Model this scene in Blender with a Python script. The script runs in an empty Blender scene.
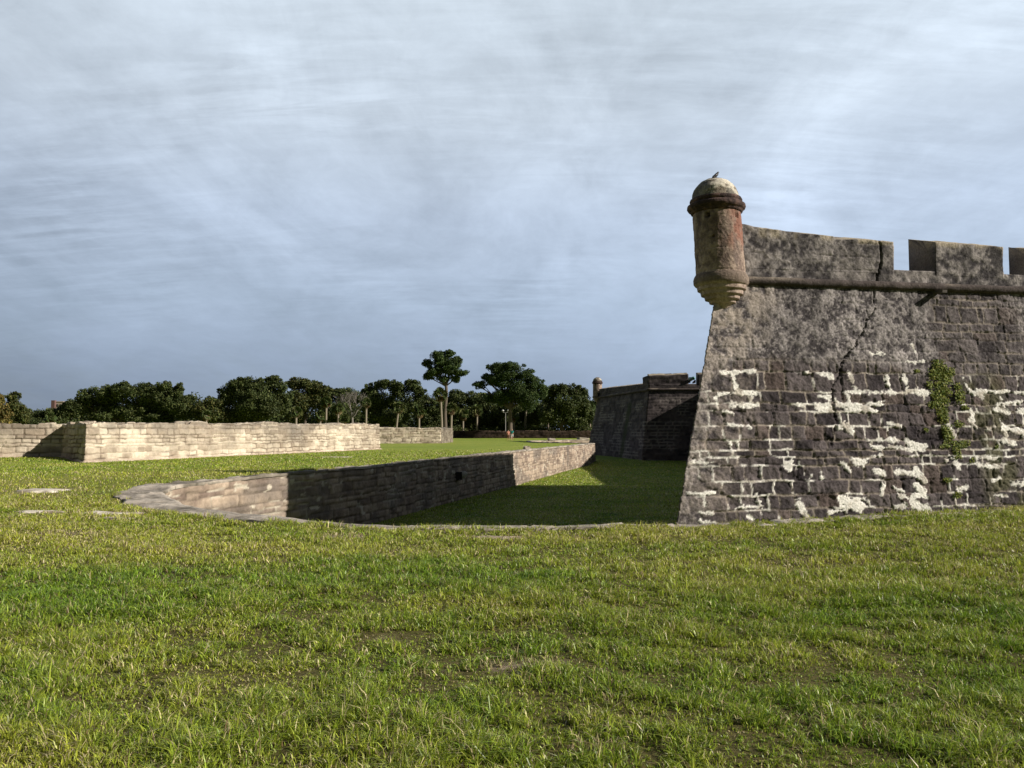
import bpy, bmesh, math, random
import numpy as np
from mathutils import Vector, Matrix
from mathutils.geometry import delaunay_2d_cdt

random.seed(7)
RNG = np.random.default_rng(7)
scene = bpy.context.scene
COL = scene.collection
PI = math.pi

# ------------------------------------------------------------------ camera
F = 828.0
EYE = 1.6
HORIZON = 431.0
cam_data = bpy.data.cameras.new("camera")
cam_data.sensor_width = 36.0
cam_data.lens = 36.0 * F / 1024.0
cam_data.clip_start = 0.1
cam_data.clip_end = 9000
cam = bpy.data.objects.new("camera", cam_data)
COL.objects.link(cam)
PITCH = math.atan((HORIZON - 384) / F)
cam.location = (0, 0, EYE)
cam.rotation_euler = (PI / 2 + PITCH, 0, 0)
scene.camera = cam


def zat(y, Y):
    """height of something seen at picture row y when it stands Y metres ahead"""
    return EYE + Y * math.tan(PITCH + math.atan((384 - y) / F))


def xat(x, y, Y):
    """sideways position in metres of something seen at picture column x"""
    c, s = math.cos(PITCH), math.sin(PITCH)
    a, b = (x - 512) / F, (384 - y) / F
    return Y * a / (c - b * s)


# ------------------------------------------------------------------ noise
def _hash(ix, iy, seed):
    ix = ix.astype(np.int64)
    iy = iy.astype(np.int64)
    h = (ix * 374761393 + iy * 668265263 + seed * 2246822519) & 0xFFFFFFFF
    h = ((h ^ (h >> 13)) * 1274126177) & 0xFFFFFFFF
    h = ((h ^ (h >> 16)) * 2654435769) & 0xFFFFFFFF
    h = h ^ (h >> 15)
    return (h & 0xFFFFFF) / float(0xFFFFFF)


def vnoise(x, y, seed=0):
    x = np.asarray(x, float); y = np.asarray(y, float)
    ix = np.floor(x); iy = np.floor(y)
    fx = x - ix; fy = y - iy
    fx = fx * fx * (3 - 2 * fx); fy = fy * fy * (3 - 2 * fy)
    a = _hash(ix, iy, seed); b = _hash(ix + 1, iy, seed)
    c = _hash(ix, iy + 1, seed); d = _hash(ix + 1, iy + 1, seed)
    return (a * (1 - fx) + b * fx) * (1 - fy) + (c * (1 - fx) + d * fx) * fy


def fbm(x, y, octaves=4, seed=0, gain=0.5):
    t = 0; amp = 1; tot = 0; f = 1
    for k in range(octaves):
        t = t + amp * vnoise(x * f + 13.7 * k, y * f + 7.3 * k, seed + k * 17)
        tot += amp; amp *= gain; f *= 2.03
    return t / tot


def sstep(a, b, x):
    t = np.clip((np.asarray(x, float) - a) / (b - a), 0, 1)
    return t * t * (3 - 2 * t)


def lerp(a, b, t):
    t = np.asarray(t)[..., None]
    return a * (1 - t) + b * t


def C3(*c):
    return np.array(c, float)


# ------------------------------------------------------------------ linking helpers
def tag(o, label=None, cat=None, group=None, kind=None):
    if label: o['label'] = label
    if cat: o['category'] = cat
    if group: o['group'] = group
    if kind: o['kind'] = kind
    return o


def empty(name, loc=(0, 0, 0), rz=0):
    o = bpy.data.objects.new(name, None)
    o.empty_display_size = 0.3
    COL.objects.link(o)
    o.location = loc
    o.rotation_euler = (0, 0, rz)
    return o


def obj_from(name, me, mat, parent=None):
    o = bpy.data.objects.new(name, me)
    if mat: me.materials.append(mat)
    COL.objects.link(o)
    if parent is not None:
        o.parent = parent
    return o


def np_mesh(name, verts, quads=None, tris=None, col=None, smooth=True, poly=None):
    """verts (N,3); quads (Q,4); tris (T,3); col (N,3) linear colour per vertex"""
    me = bpy.data.meshes.new(name)
    verts = np.asarray(verts, np.float32)
    loops = []
    starts = []
    n = 0
    if quads is not None and len(quads):
        quads = np.asarray(quads, np.int32)
        loops.append(quads.ravel()); starts.append(np.arange(len(quads)) * 4); n = len(quads) * 4
    if tris is not None and len(tris):
        tris = np.asarray(tris, np.int32)
        loops.append(tris.ravel()); starts.append(n + np.arange(len(tris)) * 3); n += len(tris) * 3
    loops = np.concatenate(loops).astype(np.int32)
    starts = np.concatenate(starts).astype(np.int32)
    me.vertices.add(len(verts)); me.vertices.foreach_set('co', verts.ravel())
    me.loops.add(len(loops)); me.loops.foreach_set('vertex_index', loops)
    me.polygons.add(len(starts)); me.polygons.foreach_set('loop_start', starts)
    me.update(calc_edges=True)
    me.polygons.foreach_set('use_smooth', np.full(len(starts), smooth, bool))
    if col is not None:
        a = me.color_attributes.new('Col', 'FLOAT_COLOR', 'POINT')
        c = np.ones((len(verts), 4), np.float32)
        c[:, :3] = np.clip(col, 0, 1)
        a.data.foreach_set('color', c.ravel())
    me.validate()
    return me


def grid_faces(n, m, flip=False, close=False):
    i = np.arange(n if close else n - 1)[:, None]
    j = np.arange(m - 1)[None, :]
    i2 = (i + 1) % n
    a = i * m + j; b = i2 * m + j; c = i2 * m + j + 1; d = i * m + j + 1
    q = np.stack([a, b, c, d], -1).reshape(-1, 4)
    return q[:, ::-1] if flip else q


# ------------------------------------------------------------------ materials
def new_mat(name):
    m = bpy.data.materials.new(name)
    m.use_nodes = True
    nt = m.node_tree
    for n in list(nt.nodes):
        nt.nodes.remove(n)
    return m, nt, nt.nodes, nt.links


def stone_material(name, bump=0.5, scale=14.0, pits=0.25, var=0.35, dist=0.02):
    m, nt, N, L = new_mat(name)
    out = N.new('ShaderNodeOutputMaterial')
    bs = N.new('ShaderNodeBsdfPrincipled')
    bs.inputs['Roughness'].default_value = 0.93
    bs.inputs['Specular IOR Level'].default_value = 0.15
    L.new(bs.outputs[0], out.inputs[0])
    at = N.new('ShaderNodeAttribute'); at.attribute_name = 'Col'
    tc = N.new('ShaderNodeTexCoord')
    n1 = N.new('ShaderNodeTexNoise'); n1.inputs['Scale'].default_value = scale
    n1.inputs['Detail'].default_value = 8; n1.inputs['Roughness'].default_value = 0.7
    L.new(tc.outputs['Object'], n1.inputs['Vector'])
    n2 = N.new('ShaderNodeTexNoise'); n2.inputs['Scale'].default_value = scale * 0.13
    n2.inputs['Detail'].default_value = 5
    L.new(tc.outputs['Object'], n2.inputs['Vector'])
    vor = N.new('ShaderNodeTexVoronoi'); vor.inputs['Scale'].default_value = scale * 0.8
    vor.feature = 'SMOOTH_F1'
    L.new(tc.outputs['Object'], vor.inputs['Vector'])
    mr = N.new('ShaderNodeMapRange')
    mr.inputs['From Min'].default_value = 0.25; mr.inputs['From Max'].default_value = 0.75
    mr.inputs['To Min'].default_value = 1 - var; mr.inputs['To Max'].default_value = 1 + var
    L.new(n1.outputs['Fac'], mr.inputs['Value'])
    mr2 = N.new('ShaderNodeMapRange')
    mr2.inputs['From Min'].default_value = 0.3; mr2.inputs['From Max'].default_value = 0.7
    mr2.inputs['To Min'].default_value = 0.82; mr2.inputs['To Max'].default_value = 1.18
    L.new(n2.outputs['Fac'], mr2.inputs['Value'])
    mu = N.new('ShaderNodeMath'); mu.operation = 'MULTIPLY'
    L.new(mr.outputs[0], mu.inputs[0]); L.new(mr2.outputs[0], mu.inputs[1])
    vm = N.new('ShaderNodeVectorMath'); vm.operation = 'SCALE'
    L.new(at.outputs['Color'], vm.inputs[0]); L.new(mu.outputs[0], vm.inputs['Scale'])
    L.new(vm.outputs[0], bs.inputs['Base Color'])
    ad = N.new('ShaderNodeMath'); ad.operation = 'MULTIPLY_ADD'
    L.new(vor.outputs['Distance'], ad.inputs[0]); ad.inputs[1].default_value = pits
    L.new(n1.outputs['Fac'], ad.inputs[2])
    bp = N.new('ShaderNodeBump'); bp.inputs['Strength'].default_value = bump
    bp.inputs['Distance'].default_value = dist
    L.new(ad.outputs[0], bp.inputs['Height']); L.new(bp.outputs[0], bs.inputs['Normal'])
    return m


def plain(name, rgb, rough=0.7, metal=0.0, spec=0.3):
    m, nt, N, L = new_mat(name)
    out = N.new('ShaderNodeOutputMaterial'); bs = N.new('ShaderNodeBsdfPrincipled')
    tc = N.new('ShaderNodeTexCoord')
    n1 = N.new('ShaderNodeTexNoise'); n1.inputs['Scale'].default_value = 9
    n1.inputs['Detail'].default_value = 5
    L.new(tc.outputs['Object'], n1.inputs['Vector'])
    cr = N.new('ShaderNodeMix'); cr.data_type = 'RGBA'
    cr.inputs['A'].default_value = (*[c * 0.75 for c in rgb], 1)
    cr.inputs['B'].default_value = (*[min(1, c * 1.2) for c in rgb], 1)
    L.new(n1.outputs['Fac'], cr.inputs['Factor'])
    L.new(cr.outputs['Result'], bs.inputs['Base Color'])
    bs.inputs['Roughness'].default_value = rough
    bs.inputs['Metallic'].default_value = metal
    bs.inputs['Specular IOR Level'].default_value = spec
    L.new(bs.outputs[0], out.inputs[0])
    return m


def leaf_material(name, trans=0.3, rough=0.6, spec=0.25):
    m, nt, N, L = new_mat(name)
    out = N.new('ShaderNodeOutputMaterial'); bs = N.new('ShaderNodeBsdfPrincipled')
    at = N.new('ShaderNodeAttribute'); at.attribute_name = 'Col'
    L.new(at.outputs['Color'], bs.inputs['Base Color'])
    bs.inputs['Roughness'].default_value = rough
    bs.inputs['Specular IOR Level'].default_value = spec
    tr = N.new('ShaderNodeBsdfTranslucent')
    L.new(at.outputs['Color'], tr.inputs['Color'])
    mx = N.new('ShaderNodeMixShader'); mx.inputs[0].default_value = trans
    L.new(bs.outputs[0], mx.inputs[1]); L.new(tr.outputs[0], mx.inputs[2])
    L.new(mx.outputs[0], out.inputs[0])
    return m


M_dark = stone_material('weathered_coquina', bump=0.8, scale=16, pits=0.5, var=0.5, dist=0.03)
M_cream = stone_material('pale_coquina', bump=0.6, scale=7, pits=0.3, var=0.16, dist=0.04)
M_tan = stone_material('tan_coquina', bump=0.7, scale=8, pits=0.3, var=0.25, dist=0.04)
M_far = stone_material('far_coquina', bump=0.5, scale=3, pits=0.3, var=0.4, dist=0.08)
M_grass = leaf_material('grass_blades', 0.30, 0.42, 0.40)
M_leaf = leaf_material('foliage', 0.16, 0.6, 0.2)
M_needle = leaf_material('needles', 0.16, 0.6, 0.2)
M_bark = plain('bark', (0.12, 0.095, 0.075), 0.95)
M_palmbark = plain('palm_bark', (0.26, 0.22, 0.17), 0.95)
M_deadwood = plain('bare_wood', (0.20, 0.18, 0.16), 0.9)

# ------------------------------------------------------------------ block masonry
class Blocks:
    def __init__(self, seed, v0, v1, hmin, hmax, wmin, wmax, rows=None):
        r = random.Random(seed)
        if rows is None:
            rows = [v0]
            while rows[-1] < v1:
                rows.append(rows[-1] + r.uniform(hmin, hmax))
        self.rows = np.array(rows)
        self.w = np.array([r.uniform(wmin, wmax) for _ in rows])
        self.off = np.array([r.uniform(0, 9) for _ in rows])
        self.seed = seed

    def __call__(self, u, v):
        R = self.rows
        k = np.clip(np.searchsorted(R, v, side='right') - 1, 0, len(R) - 2)
        lo = R[k]; hi = R[k + 1]
        w = self.w[k]
        c = u / w + self.off[k]
        i = np.floor(c)
        def edge(i):
            return i + (_hash(i, k, self.seed) - 0.5) * 0.62
        i = np.where(c < edge(i), i - 1, i)
        i = np.where(c >= edge(i + 1), i + 1, i)
        du = np.minimum(c - edge(i), edge(i + 1) - c) * w
        dv = np.minimum(v - lo, hi - v)
        d = np.minimum(np.maximum(du, 0), np.maximum(dv, 0))
        r1 = _hash(i, k, self.seed + 5); r2 = _hash(i, k, self.seed + 9); r3 = _hash(i, k, self.seed + 15)
        return d, du, dv, r1, r2, r3, k


def path_resample(pts, res):
    """polyline -> dense points, keeping the corners; res may be a function of the metres walked"""
    out = [tuple(pts[0])]; us = [0.0]; u = 0.0
    for a, b in zip(pts[:-1], pts[1:]):
        a = np.array(a, float); b = np.array(b, float)
        Ls = np.linalg.norm((b - a)[:2])
        t = 0.0
        while True:
            r = res(u + t) if callable(res) else res
            if t + r * 1.4 >= Ls: break
            t += r
            out.append(tuple(a + (b - a) * t / Ls)); us.append(u + t)
        u += Ls
        out.append(tuple(b)); us.append(u)
    return np.array(out, float), np.array(us)


def path_normals(p, side=1, closed=False):
    """mitred normals on the right (side=1) of the walking direction"""
    p = p[:, :2]
    d = np.diff(p, axis=0)
    d /= np.maximum(np.linalg.norm(d, axis=1, keepdims=True), 1e-9)
    n = np.stack([d[:, 1], -d[:, 0]], 1) * side
    N_ = np.empty_like(p)
    N_[0] = n[0]; N_[-1] = n[-1]
    m = n[:-1] + n[1:]
    m /= np.linalg.norm(m, axis=1, keepdims=True)
    cosv = np.sum(m * n[:-1], axis=1, keepdims=True)
    N_[1:-1] = m / np.clip(cosv, 0.35, 1)
    return N_


def catmull(pts, sub=6):
    pts = [np.array(q, float) for q in pts]
    P = [2 * pts[0] - pts[1]] + pts + [2 * pts[-1] - pts[-2]]
    out = []
    for i in range(1, len(P) - 2):
        for s in range(sub):
            t = s / sub
            a, b, c, d = P[i - 1], P[i], P[i + 1], P[i + 2]
            out.append(0.5 * ((2 * b) + (c - a) * t + (2 * a - 5 * b + 4 * c - d) * t * t + (3 * b - a - 3 * c + d) * t ** 3))
    out.append(pts[-1])
    return out


def sweep_wall(name, pts, side, zbot, ztop, thick, res, vres, paint, mat, parent=None,
               batter=0.0, top_slope=0.0, back=True, caps=True, rough_top=0.0, seed=1, zref=None, wfn=None):
    """wall along a plan polyline: front face (on `side`), top, back; paint(u,v,part)->disp,col
       zbot/ztop: functions of (u, x, y).  Batter leans the front outwards below ztop."""
    P, U = path_resample(pts, res)
    NN = path_normals(P, side)
    zb = zbot(U, P[:, 0], P[:, 1]); zt = ztop(U, P[:, 0], P[:, 1])
    if rough_top:
        zt = zt + (fbm(U * 0.9, U * 0 + seed, 4, seed) - 0.5) * rough_top * 2
    H = float(np.max(zt - zb))
    k = max(3, int(round(H / vres)) + 1)
    f = np.linspace(0, 1, k)[None, :]
    Z = zb[:, None] * (1 - f) + zt[:, None] * f
    Uf = np.repeat(U[:, None], k, 1)
    zr = zt if zref is None else zref + 0 * zt
    boff = batter * np.maximum(zr[:, None] - Z, 0)
    SX = np.zeros_like(Z); SY = np.zeros_like(Z)
    if batter > .1 and len(pts) > 2:
        # a leaning face is longer at its foot: stretch the columns out to the mitred corners
        cp = np.array([q[:2] for q in pts], float); dv = np.diff(cp, axis=0); Ls = np.linalg.norm(dv, axis=1); dv /= Ls[:, None]
        cu = np.concatenate([[0], np.cumsum(Ls)])
        tn = np.zeros(len(cp))
        for i in range(1, len(cp) - 1):
            cr = dv[i - 1][0] * dv[i][1] - dv[i - 1][1] * dv[i][0]
            th = math.atan2(cr, float(dv[i - 1] @ dv[i])) * side
            tn[i] = math.tan(th / 2)
        kseg = np.clip(np.searchsorted(cu, U + 1e-6, side='right') - 1, 0, len(Ls) - 1)
        s0 = U - cu[kseg]; s1 = cu[kseg + 1] - U
        Wd = 4.5
        sh = (-tn[kseg] * np.maximum(0, 1 - s0 / Wd) + tn[kseg + 1] * np.maximum(0, 1 - s1 / Wd))[:, None] * boff
        corner = (np.abs(s0) < 1e-6) & (kseg > 0)
        Uf = Uf + sh
        sh = np.where(corner[:, None], 0, sh)
        SX = dv[kseg, 0][:, None] * sh; SY = dv[kseg, 1][:, None] * sh
    disp, colr = paint(Uf, Z, 0)
    off = disp + boff
    X = P[:, 0][:, None] + NN[:, 0][:, None] * off + SX
    Y = P[:, 1][:, None] + NN[:, 1][:, None] * off + SY
    parts = [np.stack([X, Y, Z], -1)]; cols = [colr]
    if thick:
        th = np.full(len(U), float(thick)) if wfn is None else wfn(U, P[:, 0], P[:, 1])
        j = max(3, int(round(float(np.max(th)) / (vres * 1.5))) + 1)
        g = np.linspace(0, 1, j)[None, 1:]
        Ug = np.repeat(U[:, None], j - 1, 1)
        Vg = g * th[:, None]
        d2, c2 = paint(Ug, Vg, 1)
        X = P[:, 0][:, None] - NN[:, 0][:, None] * Vg
        Y = P[:, 1][:, None] - NN[:, 1][:, None] * Vg
        parts.append(np.stack([X, Y, zt[:, None] + top_slope * Vg + d2], -1)); cols.append(c2)
        if back:
            bf = np.linspace(1, 0, 4)[None, 1:]
            Ub = np.repeat(U[:, None], 3, 1)
            Zb = zb[:, None] * (1 - bf) + (zt + top_slope * th)[:, None] * bf
            _, c3 = paint(Ub, Zb, 2)
            X = np.repeat((P[:, 0] - NN[:, 0] * th)[:, None], 3, 1)
            Y = np.repeat((P[:, 1] - NN[:, 1] * th)[:, None], 3, 1)
            parts.append(np.stack([X, Y, Zb], -1)); cols.append(c3)
    V = np.concatenate(parts, 1); Cc = np.concatenate(cols, 1)
    n, m = V.shape[:2]
    q = grid_faces(n, m, flip=(side < 0))
    verts = V.reshape(-1, 3); colv = Cc.reshape(-1, 3)
    tris = None
    if caps and thick:
        # end caps as fans around a centre point
        t = []
        for row, fl in ((0, True), (n - 1, False)):
            ids = row * m + np.arange(m)
            cen = verts[ids].mean(0)
            ci = len(verts)
            verts = np.vstack([verts, cen]); colv = np.vstack([colv, colv[ids].mean(0)])
            for a, b in zip(ids, np.roll(ids, -1)):
                t.append((a, b, ci) if fl ^ (side < 0) else (b, a, ci))
        tris = np.array(t)
    me = np_mesh(name, verts, q, tris, colv)
    if caps and thick:
        sm = np.ones(len(me.polygons), bool); sm[-len(tris):] = False
        me.polygons.foreach_set('use_smooth', sm)
    return obj_from(name, me, mat, parent)


# ------------------------------------------------------------------ ground heights and the moat outline
def gh(x, y):
    """height of the turf"""
    x = np.asarray(x, float); y = np.asarray(y, float)
    h = 0.24 * sstep(17, 27, y) - 0.10 * sstep(80, 130, y) + 0.14 * sstep(125, 160, y)
    h = h + 0.16 * sstep(-18.9, -20.6, x) * sstep(56, 44, y) * sstep(26, 34, y)
    h = h + 0.15 * sstep(2.5, 8, x) * sstep(8, 13, y) * sstep(60, 16, y)
    near = sstep(60, 20, np.hypot(x, y))
    h = h + near * ((fbm(x * 0.35, y * 0.35, 3, 3) - 0.5) * 0.10 + (fbm(x * 1.7, y * 1.7, 2, 5) - 0.5) * 0.045)
    return h


MOAT = [(78, 28.9), (30, 19.8), (14, 16.4), (9.5, 15.4), (6.0, 14.6), (2.8, 14.0)] + \
    [tuple(q) for q in catmull([(0.0, 13.85), (-1.87, 13.85), (-3.2, 14.3), (-4.1, 15.0), (-5.2, 16.25), (-6.8, 17.75), (-7.9, 19.2), (-8.6, 20.5),
                                (-8.85, 21.8), (-8.55, 23.2), (-8.0, 24.8)], 5)] + \
    [(-7.3, 26.8), (-5.3, 32.9), (9.3, 93.0), (2.6, 106), (2.6, 122), (9.5, 134), (24, 141), (78, 150)]
MOAT_A = np.array(MOAT)


def in_poly(x, y, poly):
    inside = np.zeros(np.shape(x), bool)
    n = len(poly)
    for i in range(n):
        x1, y1 = poly[i]; x2, y2 = poly[(i + 1) % n]
        c = ((y1 > y) != (y2 > y)) & (x < (x2 - x1) * (y - y1) / ((y2 - y1) if y2 != y1 else 1e-9) + x1)
        inside ^= c
    return inside


def path_dist(x, y, pts=MOAT_A):
    best = np.full(np.shape(x), 1e9); upos = np.zeros(np.shape(x)); u = 0
    for a, b in zip(pts[:-1], pts[1:]):
        d = b - a; L2 = float(d @ d); Ls = math.sqrt(L2)
        t = np.clip(((x - a[0]) * d[0] + (y - a[1]) * d[1]) / L2, 0, 1)
        dd = np.hypot(x - a[0] - t * d[0], y - a[1] - t * d[1])
        m = dd < best
        best = np.where(m, dd, best); upos = np.where(m, u + t * Ls, upos)
        u += Ls
    return best, upos


def coping_w(x, y):
    """width of the coping slabs: broad round the left salient of the moat"""
    return 0.36 + 0.75 * sstep(-3.2, -5.6, x) * sstep(20.5, 18.0, y) + 0.55 * sstep(-7.6, -8.5, x) * sstep(24.5, 22.0, y) * sstep(18.5, 20, y)


# bare spots and dry patches in the turf: (x, y, rx, ry, strength)
BARE = [(-11.8, 20.9, 0.7, 1.0, 1.0), (-10.6, 19.6, .5, .5, 0.5), (-7.9, 16.25, 0.75, 0.35, 1.0), (-9.1, 16.3, .5, .25, .8), (-7.3, 15.2, 0.35, 0.22, 0.9),
        (-7.0, 12.9, 0.8, 0.4, 0.5), (-2.6, 12.6, 0.5, 0.35, 0.8), (-0.25, 12.6, 0.55, 0.28, 0.9), (0.05, 5.8, 0.40, 0.24, .75),
        (-0.5, 5.6, .25, .14, .6), (-0.95, 6.6, .3, .2, .45), (2.9, 6.6, .25, .12, .5), (1.15, 7.2, .3, .12, .6), (3.2, 5.0, .2, .12, .6), (1.6, 4.75, .16, .12, .6),
        (-3.1, 10.2, .5, .2, .4), (3.5, 10.0, .6, .2, .3), (-1.35, 4.6, .14, .1, .6), (0.4, 4.3, .18, .1, .5)]


def bare(x, y):
    b = np.zeros(np.shape(x))
    wob = (fbm(x * 2.2, y * 2.2, 3, 31) - 0.5) * 1.1
    for (cx, cy, rx, ry, s) in BARE:
        d = np.hypot((x - cx) / rx, (y - cy) / ry) + wob
        b = np.maximum(b, s * sstep(1.15, 0.55, d))
    return b


def dryness(x, y):
    """0 = lush green, 1 = yellow/straw"""
    d = fbm(x * 0.5, y * 0.8, 4, 41) * 0.9 + fbm(x * 2.1, y * 2.1, 3, 43) * 0.45 - 0.35
    d = d - .06 + 0.32 * sstep(8.5, 12.5, y) + 0.04 * sstep(6.0, 8.5, y)
    d = d + 0.03 * sstep(16, 22, y) - 0.22 * sstep(22, 32, y)
    return np.clip(d, 0, 1)


def build_ground():
    pts = []
    outer = [(-2500, -600), (2500, -600), (2500, 4500), (-2500, 4500)]
    path, _ = path_resample(MOAT, 0.6)
    hole = [tuple(p) for p in path]
    n0 = len(outer); n1 = len(hole)
    pts = outer + hole
    edges = [(i, (i + 1) % n0) for i in range(n0)] + [(n0 + i, n0 + (i + 1) % n1) for i in range(n1)]
    g = []
    def grid(x0, x1, y0, y1, s, ex=None):
        xs = np.arange(x0, x1, s); ys = np.arange(y0, y1, s)
        X, Y = np.meshgrid(xs, ys); X = X.ravel() + RNG.uniform(-.2, .2, X.size) * s; Y = Y.ravel() + RNG.uniform(-.2, .2, Y.size) * s
        k = np.ones(X.size, bool)
        if ex: k = ~((X > ex[0]) & (X < ex[1]) & (Y > ex[2]) & (Y < ex[3]))
        g.append(np.stack([X[k], Y[k]], 1))
    grid(-14, 14, 2, 18, 0.25)
    grid(-32, 30, -6, 46, 1.0, (-14, 14, 2, 18))
    grid(-120, 120, -40, 200, 6.0, (-32, 30, -6, 46))
    grid(-800, 800, -300, 1400, 60.0, (-120, 120, -40, 200))
    G = np.vstack(g)
    ins = in_poly(G[:, 0], G[:, 1], hole)
    d, _ = path_dist(G[:, 0], G[:, 1])
    G = G[(~ins) & (d > 0.2)]
    allp = [Vector(p) for p in pts] + [Vector(p) for p in G]
    vo, eo, fo, ov, oe, of = delaunay_2d_cdt(allp, edges, [], 0, 1e-5)
    V = np.array([(v.x, v.y) for v in vo])
    T = np.array([f for f in fo if len(f) == 3])
    c = V[T].mean(1)
    T = T[~in_poly(c[:, 0], c[:, 1], hole)]
    d, _ = path_dist(V[:, 0], V[:, 1])
    z = gh(V[:, 0], V[:, 1]) - 0.07 * sstep(0.9, 0.3, d)
    verts = np.column_stack([V, z])
    b = bare(V[:, 0], V[:, 1]); dr = dryness(V[:, 0], V[:, 1])
    col = np.stack([b, dr, 0 * b], 1)
    a = V[T]
    cr = (a[:, 1, 0] - a[:, 0, 0]) * (a[:, 2, 1] - a[:, 0, 1]) - (a[:, 1, 1] - a[:, 0, 1]) * (a[:, 2, 0] - a[:, 0, 0])
    T[cr < 0] = T[cr < 0][:, ::-1]
    me = np_mesh('ground', verts, None, T, col)
    o = obj_from('ground', me, turf_material('turf', True))
    tag(o, 'green and yellow turf running round the moat to the trees', 'ground', kind='structure')
    # moat floor: one sheet, wider than the moat, under the fort too
    xs = np.arange(-14, 82, 2.0); ys = np.arange(10, 156, 2.0)
    X, Y = np.meshgrid(xs, ys, indexing='ij')
    Z = mf(X, Y)
    V = np.stack([X, Y, Z], -1).reshape(-1, 3)
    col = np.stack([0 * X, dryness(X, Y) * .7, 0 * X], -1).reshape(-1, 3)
    me = np_mesh('moat_floor', V, grid_faces(len(xs), len(ys)), None, col)
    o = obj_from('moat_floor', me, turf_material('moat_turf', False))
    tag(o, 'shaded green grass floor of the dry moat', 'ground', kind='structure')


def mf(x, y):
    return -2.0 + 0.35 * sstep(84, 100, y) + (fbm(np.asarray(x) * .15, np.asarray(y) * .15, 2, 8) - 0.5) * 0.12


def turf_material(name, near):
    m, nt, N, L = new_mat(name)
    out = N.new('ShaderNodeOutputMaterial'); bs = N.new('ShaderNodeBsdfPrincipled')
    bs.inputs['Roughness'].default_value = 0.95
    bs.inputs['Specular IOR Level'].default_value = 0.1
    L.new(bs.outputs[0], out.inputs[0])
    at = N.new('ShaderNodeAttribute'); at.attribute_name = 'Col'
    sp = N.new('ShaderNodeSeparateColor'); L.new(at.outputs['Color'], sp.inputs[0])
    tc = N.new('ShaderNodeTexCoord')
    def noise(scale, detail=5, rough=0.6):
        n = N.new('ShaderNodeTexNoise'); n.inputs['Scale'].default_value = scale
        n.inputs['Detail'].default_value = detail; n.inputs['Roughness'].default_value = rough
        L.new(tc.outputs['Object'], n.inputs['Vector']); return n
    def mix(f, a, b):
        x = N.new('ShaderNodeMix'); x.data_type = 'RGBA'
        if hasattr(f, 'is_linked') or hasattr(f, 'links'): L.new(f, x.inputs['Factor'])
        else: x.inputs['Factor'].default_value = f
        for s, v in (('A', a), ('B', b)):
            if isinstance(v, tuple): x.inputs[s].default_value = (*v, 1)
            else: L.new(v, x.inputs[s])
        return x.outputs['Result']
    def rng(v, a, b, c=0.0, d=1.0):
        r = N.new('ShaderNodeMapRange'); L.new(v, r.inputs['Value'])
        r.inputs['From Min'].default_value = a; r.inputs['From Max'].default_value = b
        r.inputs['To Min'].default_value = c; r.inputs['To Max'].default_value = d
        return r.outputs[0]
    def math_(op, a, b):
        q = N.new('ShaderNodeMath'); q.operation = op
        for i, v in enumerate((a, b)):
            if isinstance(v, (int, float)): q.inputs[i].default_value = v
            else: L.new(v, q.inputs[i])
        return q.outputs[0]
    nf = noise(30, 6, 0.75); nm = noise(1.6, 6, 0.65); nl = noise(0.12, 4, 0.6)
    green = mix(rng(nf.outputs['Fac'], .3, .7), (0.085, 0.15, 0.014), (0.21, 0.30, 0.035))
    dry = mix(rng(nf.outputs['Fac'], .3, .7), (0.24, 0.26, 0.045), (0.42, 0.40, 0.10))
    f1 = math_('ADD', sp.outputs[1], rng(nm.outputs['Fac'], .3, .7, -.35, .25))
    f2 = math_('ADD', f1, rng(nl.outputs['Fac'], .3, .7, -.15, .2))
    base = mix(rng(f2, .0, 1.0), green, dry)
    if near:
        # close to the camera the sheet is the soil and thatch between the blades
        geo = N.new('ShaderNodeNewGeometry')
        ln = N.new('ShaderNodeVectorMath'); ln.operation = 'LENGTH'; L.new(geo.outputs['Position'], ln.inputs[0])
        soil = mix(rng(nf.outputs['Fac'], .35, .65), (0.04, 0.042, 0.012), (0.19, 0.16, 0.06))
        base = mix(rng(ln.outputs['Value'], 14, 34), soil, base)
        sand = mix(rng(nf.outputs['Fac'], .3, .7), (0.17, 0.12, 0.075), (0.42, 0.35, 0.26))
        base = mix(rng(sp.outputs[0], .25, .65), base, sand)
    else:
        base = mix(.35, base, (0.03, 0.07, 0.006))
    L.new(base, bs.inputs['Base Color'])
    bp = N.new('ShaderNodeBump'); bp.inputs['Strength'].default_value = 0.9; bp.inputs['Distance'].default_value = 0.06
    nb = noise(12, 8, 0.8)
    L.new(nb.outputs['Fac'], bp.inputs['Height']); L.new(bp.outputs[0], bs.inputs['Normal'])
    return m


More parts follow.
